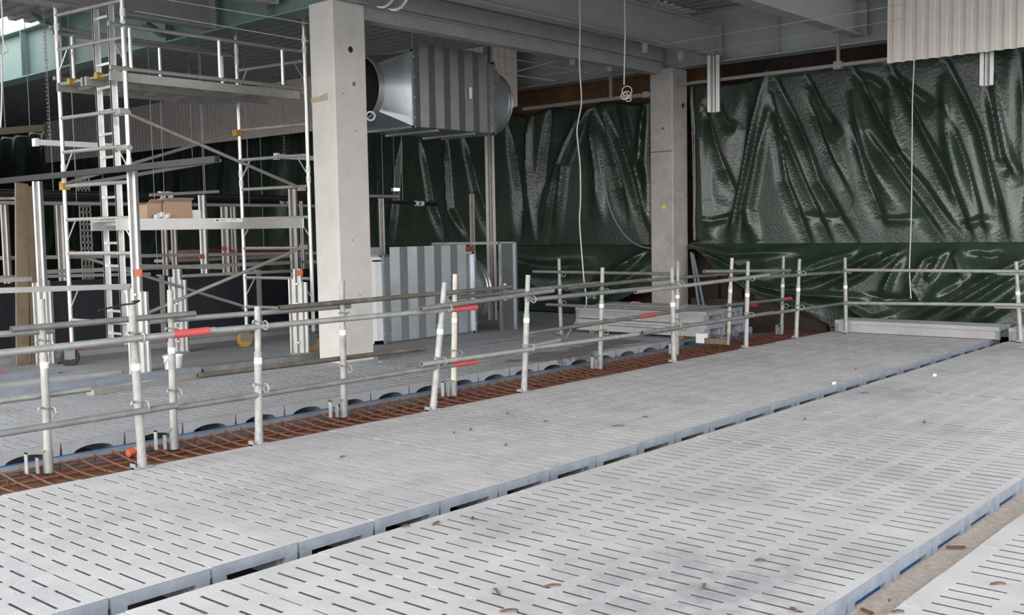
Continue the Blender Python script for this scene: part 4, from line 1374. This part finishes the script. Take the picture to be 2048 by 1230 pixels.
tag(MB().box(p1.x+.02, p2.x, 15.95, 16.1, p1.z, p0.z).build('red_band', 'darkred'), 'dark red band behind the scaffold, level with the strut bars', 'band')
t = thing('storage_rack', 'dark rack carrying the red band and pink bundle far behind the scaffold', 'rack', (10.6, 16, 0))
MB().box(9.4, 12.3, 15.85, 16.15, p1.z-.05, p1.z).build('shelf', 'beam', t)
for xx in (9.5, 10.9, 12.2):
    MB().box(xx, xx+.05, 15.95, 16.05, 0, p1.z-.05).build('leg', 'beam', t)

# leaning planks
for a, b, lab, w in (((50, 366), (40, 562), 'brown plank leaning behind the strut post, the wider of two', .15), ((68, 372), (66, 560), 'narrow brown plank leaning on the far side of the strut post', .1)):
    tp, bt = at(*a, 'y', 12.95), at(*b, 'y', 12.8)
    MBp = MB().bar(Vector((bt.x, 12.85, 0.0)), Vector((tp.x, 13.05, tp.z)), w, .035, (0, 1, 0))
    tag(MBp.build('wooden_plank', 'plank'), lab, 'plank', 'leaning planks')
# floor-edge steels along the back of the arched slats
def lay(a, b, m, label, w=.10, h=.06, z=0., kind='bar'):
    p0, p1 = at(*a, 'z', z+h), at(*b, 'z', z+h)
    p0.z = p1.z = z+h/2
    o = MB().bar(p0, p1, w, h).build('steel_profile', m)
    return tag(o, label, 'steel profile', 'steel profiles lying on the floor')
lay((-60, 790), (395, 733), 'bluerail', 'blue-grey steel profile lying along the edge of the arched slats', .14, .08)
lay((-60, 774), (240, 740), 'channel', 'pale perforated strip lying behind the blue-grey profile', .07, .04)
lay((-60, 756), (110, 736), 'bluerail', 'short blue-grey profile near the red barrier edge', .16, .06)
lay((180, 780), (398, 745), 'alud', 'weathered flat steel lying in front of the strut posts', .12, .05)
lay((400, 733), (660, 702), 'tubedark', 'dark angle steel reaching the foot of the pale column', .16, .07)
lay((750, 712), (845, 694), 'tubedark', 'short dark angle steel in front of the floor duct', .08, .05)
lay((760, 722), (1060, 676), 'bluerail', 'thin blue-grey strip on the floor in front of the ducts', .06, .02)
lay((1060, 668), (1200, 648), 'bluerail', 'blue-grey strip on the floor beside the slat stack', .08, .03)
# red barrier at the edge
t = thing('traffic_barrier', 'red plastic barrier edge at the border of the photo', 'barrier', (5.0, 12.1, 0))
MB().box(4.55, 5.06, 12.0, 12.25, 0, .06).build('base', 'red', t)
MB().prism([(-.2, .06), (.2, .06), (.12, .75), (-.12, .75)], (4.83, 12.06, 0), (4.83, 12.18, 0), (1, 0, 0), (0, 0, 1)).build('body', 'red', t)

# ------------------------------------------------------------------ tube lights
def tube_light(a, b, yy, label):
    p0, p1 = at(*a, 'y', yy), at(*b, 'y', yy)
    p1.z = p0.z
    t = thing('tube_light', label, 'light fitting', p0, 'hanging tube lights')
    MB().bar(p0, p1, .09, .07).build('housing', 'white', t)
    d = (p1-p0).normalized()
    MB().bar(p0-d*.05, p0, .10, .10).build('end_cap', 'white', t)
    MB().bar(p1, p1+d*.05, .10, .10).build('end_cap', 'white', t)
    for u in (.15, .85):
        c = p0+(p1-p0)*u
        ch = MB()
        z = c.z+.04
        i = 0
        while z < 4.95:
            ch.torus((c.x, c.y, z+.02), (1, 0, 0) if i % 2 else (0, 1, 0), .014, .004, 6, 4)
            z += .05
            i += 1
        ch.build('chain', 'channeld', t)
tube_light((75, 285), (228, 294), 13.5, 'white unlit tube light hanging on chains behind the ladder')
tube_light((556, 313), (640, 316), 13.5, 'white unlit tube light hanging beside the pale column')
p0, p1 = at(-40, 266, 'y', 16), at(84, 256, 'y', 16)
t = thing('roof_bracket', 'tan metal bracket rail hanging at the photo edge', 'bracket', p0)
MB().bar(p0, p1, .08, .10).build('rail', 'plank', t)
for u in (.4, .8):
    c = p0+(p1-p0)*u
    MB().tube(c, (c.x, c.y, 4.98), .006, 5).build('hanger_rod', 'channeld', t)
p = at(793, 379, 'y', 14.2)
t = thing('lamp', 'small lit lamp glowing in front of the dark tarpaulin beyond the pale column', 'lamp', p)
MB().obox(p, (.05, 0, 0), (0, .03, 0), (0, 0, .022)).build('lens', 'lamp', t)
MB().tube(p+Vector((0, .05, 0)), Vector((p.x, p.y+.05, 4.98)), .004, 5).build('hanger_wire', 'channeld', t)
MB().obox(p+Vector((0, .05, 0)), (.06, 0, 0), (0, .03, 0), (0, 0, .03)).build('housing', 'beam', t)

# ------------------------------------------------------------------ hanging cables and wires
def cable(pts, label, r=.009, name='cable', m='cable', cat='cable', sub=5, mk=True):
    q = [Vector(p) for p in pts]
    out = []
    n = len(q)
    for i in range(n-1):
        a, b, c, d = q[max(0, i-1)], q[i], q[i+1], q[min(n-1, i+2)]
        for k in range(sub):
            u = k/sub
            out.append(.5*((2*b)+(c-a)*u+(2*a-5*b+4*c-d)*u*u+(3*b-a-3*c+d)*u*u*u))
    out.append(q[-1])
    b = MB().path(out, r, 6)
    if not mk:
        return b
    return tag(b.build(name, m), label, cat, 'loose cables and wires')
Yc = 8.3
pts = [at(x_, y_, 'y', Yc) for x_, y_ in ((1159, -12), (1160, 60), (1159, 130), (1163, 200), (1158, 235), (1154, 265), (1160, 330), (1161, 400), (1159, 440), (1163, 500), (1168, 560), (1173, 605))]
pts += [at(1165, 622, 'y', 8.5), at(1148, 650, 'y', 8.85), at(1133, 673, 'z', .012)]
cable(pts, 'long pale cable hanging from the roof, its tail lying on the damp slats')
pts = [at(x_, y_, 'y', 7.8) for x_, y_ in ((1249, -12), (1250, 60), (1249, 120), (1248, 170))]
b = cable(pts, '', mk=False)
for k, (cx, cy, rr) in enumerate(((1254, 182, .062), (1249, 192, .045), (1254, 190, .05), (1257, 198, .035))):
    c = at(cx, cy, 'y', 7.8+.01*k)
    b.torus(c, (-.84, -.54, .2*k-.2), rr, .007, 20, 5)
tag(b.build('cable', 'cable'), 'pale cable with a small coil hanging in front of the far rail', 'cable', 'loose cables and wires')
cable([at(x_, y_, 'x', 14.3) for x_, y_ in ((1828, 60), (1828, 125), (1825, 200), (1824, 300), (1823, 400), (1821, 480), (1819, 540), (1822, 597))], 'pale cable hanging in front of the slanting folds from the cream corrugated sheet', .008)
cable([at(x_, y_, 'y', 10.2) for x_, y_ in ((2, -10), (5, 40), (6, 80), (15, 102), (4, 112), (4, 160), (3, 215), (1, 255))], 'kinked pale cable hanging at the photo edge', .008)
cable([at(x_, y_, 'x', 14.9) for x_, y_ in ((1195, 300), (1205, 360), (1225, 430), (1250, 470), (1275, 490), (1302, 497))], 'dark green hose curving across the tarpaulin to the stained column', .014, m='bluepole')
for a, b, ya, yb, lab in (((1308, 92), (1812, 8), 8.62, 6.0, 'taut thin wire running over the cream corrugated sheet'), ((1385, 107), (1812, 37), 8.62, 6.0, 'lower taut thin wire below the joist ends')):
    p0, p1 = at(*a, 'z', 4.221), at(*b, 'z', 4.221)
    tag(MB().path([p0, (p0+p1)/2, p1], .004, 5).build('wire', 'cable'), lab, 'wire', 'loose cables and wires')
for a, b, lab in (((300, -6), (617, 47), 'taut thin wire from the roof to the pale column above the scaffold rail'), ((270, 22), (617, 82), 'lower taut thin wire from the scaffold top to the pale column')):
    p0, p1 = at(*a, 'y', 10.4), at(*b, 'y', 9.9)
    tag(MB().path([p0, (p0+p1)/2, p1], .004, 5).build('wire', 'cable'), lab, 'wire', 'loose cables and wires')
for a, b, lab in (((992, 112), (1200, 150), 'thin bracing rod from the hanging duct crossing another'), ((1008, 150), (1128, 117), 'thin bracing rod sloping up to a beam clamp'), ((1090, 150), (1208, 132), 'thin bracing rod sloping to the second beam clamp'), ((1010, 147), (1110, 162), 'low thin bracing rod behind the hanging duct')):
    p0, p1 = at(*a, 'y', 10.5), at(*b, 'y', 10.0)
    tag(MB().tube(p0, p1, .007, 6).build('bracing_rod', 'channel'), lab, 'rod', 'bracing rods by the hanging duct')
for px_, py_, yy, lab in ((1144, 122, 9.7, 'small beam clamp under the dark double rail beside the long cable'), (1219, 134, 9.7, 'small beam clamp between the long cable and the coiled cable'), (1290, 97, 8.62, 'small beam clamp on the joist just past the coiled cable'), (1362, 113, 8.62, 'small beam clamp on the joist near the hanging strut')):
    p = at(px_, py_, 'y', yy)
    t = thing('beam_clamp', lab, 'clamp', p, 'beam clamps')
    MB().obox(p, (.03, 0, 0), (0, .03, 0), (0, 0, .065)).build('body', 'channel', t)
    MB().bar(p+Vector((-.11, 0, .085)), p+Vector((.11, 0, .085)), .02, .015).build('cross_bar', 'channel', t)
    MB().tube(p+Vector((0, 0, .05)), p+Vector((0, 0, .17)), .008, 6).build('threaded_rod', 'channel', t)
for dx, lab in ((0, 'curved grey cable slung under the roof deck, the inner of two'), (26, 'curved grey cable slung under the roof deck, the outer of two')):
    cable([at(x_+dx, y_, 'z', 4.85) for x_, y_ in ((1225, -20), (1290, 8), (1350, 30), (1410, 44), (1470, 48))], lab, .012)

# ------------------------------------------------------------------ scraps on the slats
def scrap(px_, py_, lab, L=.09, ang=0., m='rust', w=.012):
    p = at(px_, py_, 'z', .004)
    b = MB()
    n = 5
    pts = []
    for i in range(n):
        u = i/(n-1)-.5
        pts.append(p+Vector((cos(ang)*L*u+.004*sin(9*u), sin(ang)*L*u, .004+.003*cos(6*u))))
    for i in range(n-1):
        b.bar(pts[i], pts[i+1], w*(1-.3*abs(i-1.5)/1.5), .006)
    tag(b.build('rust_scrap', m), lab, 'scrap', 'scraps lying on the slats')
G1, G2, G3 = 'on the slats beside the trench', 'on the slats between the two gaps', 'past the sandy gap'
for (x_, y_, L, a, lab) in ((685, 914, .055, .2, 'small rusty scrap alone on the slats beside the trench, nearest the upright front post'), (942, 859, .085, .5, 'long rusty scrap of a pair on the slats behind the leaning post foot'), (908, 866, .03, .9, 'tiny scrap beside the long rusty one near the leaning post foot'),
                         (1012, 890, .05, .5, 'rusty scrap on trench-side slats halfway to the dark gap'), (1092, 843, .05, -.4, 'dark scrap on trench-side slats ahead of the stickered post'), (1015, 827, .04, .5, 'small dark scrap close to the trench below the stickered post'), (1236, 852, .11, -.6, 'flat orange-brown scrap on the trench-side slats near the dark gap'),
                         (1290, 834, .05, -.6, 'dark smear of scrap behind the flat orange-brown one'), (872, 1047, .08, .3, 'rusty scrap just over the dark gap, middle one of three'), (812, 1053, .05, -.4, 'rusty scrap at the rim of the dark gap, first of three'), (945, 1037, .06, .7, 'rusty scrap over the dark gap, last of three'),
                         (993, 1183, .075, 1.0, 'bent rusty scrap lying across a slot at the bottom edge'), (1104, 1172, .085, -.55, 'thick rusty scrap at a slot end, next to the bent one'), (1018, 1222, .08, -.7, 'rusty scrap cut by the bottom edge of the photo'), (1408, 1173, .07, .5, 'ragged rusty scrap on the dark stained slats'),
                         (1588, 1220, .05, 1.1, 'rusty scrap at the bottom edge near the sandy gap'), (1520, 1121, .05, -.9, 'short dark scrap in a slot on the stained slats'), (1849, 844, .10, .4, 'pale twig-like scrap on the far slats'),
                         (1610, 838, .04, .6, 'dark crumb just over the far end of the dark gap'), (1730, 786, .10, -.5, 'thin dark rod scrap beside the dark gap, far down'), (1712, 738, .03, .2, 'dark crumb among the far slats')):
    scrap(x_, y_, lab, L, a, w=.012 if L > .04 else .016)
for (x_, y_, L, a, z_, lab) in ((1912, 1094, .09, -.9, -.082, 'rusty scrap lying on the sand'), (1734, 1222, .06, 1.2, -.082, 'rusty scrap on the sand at the bottom edge')):
    p = at(x_, y_, 'z', z_+.006)
    tag(MB().bar(p+Vector((-cos(a)*L/2, -sin(a)*L/2, 0)), p+Vector((cos(a)*L/2, sin(a)*L/2, 0)), .014, .01).build('rust_scrap', 'rust'), lab, 'scrap', 'scraps lying on the slats')
for (x_, y_, L, a, lab) in ((1996, 1168, .07, -.8, 'dark rusty scrap on the corner slats past the sandy gap'), (1779, 1202, .03, .3, 'rust crumb at the corner slat rim'), (1795, 1224, .06, -.7, 'rusty scrap at the corner slat rim by the bottom edge')):
    scrap(x_, y_, lab, L, a)
for (x_, y_, lab) in ((1870, 752, 'white crumpled scrap on the far slats'), (1669, 768, 'small white chip at the rim of the dark gap')):
    p = at(x_, y_, 'z', 0)
    b = MB()
    for k in range(4):
        b.obox(p+Vector((.018*k-.027, .008*(k % 2), .009)), (.012, .005, .002), (-.004, .010, .002), (0, -.002, .007))
    tag(b.build('white_scrap', 'paper'), lab, 'scrap', 'scraps lying on the slats')
p = at(1416, 659, 'x', 12.2)
t = thing('wood_offcut', 'white-ended brown timber offcut lying in front of the slat stack', 'timber', (p.x, p.y, 0))
q = Vector((12.05, p.y, .075))
MB().box(12.0, 12.08, p.y-.34, p.y-.06, 0.003, .07).build('body', 'plank', t)
MB().box(11.99, 12.09, p.y-.06, p.y+.06, 0.003, .13).build('white_end', 'paper', t)
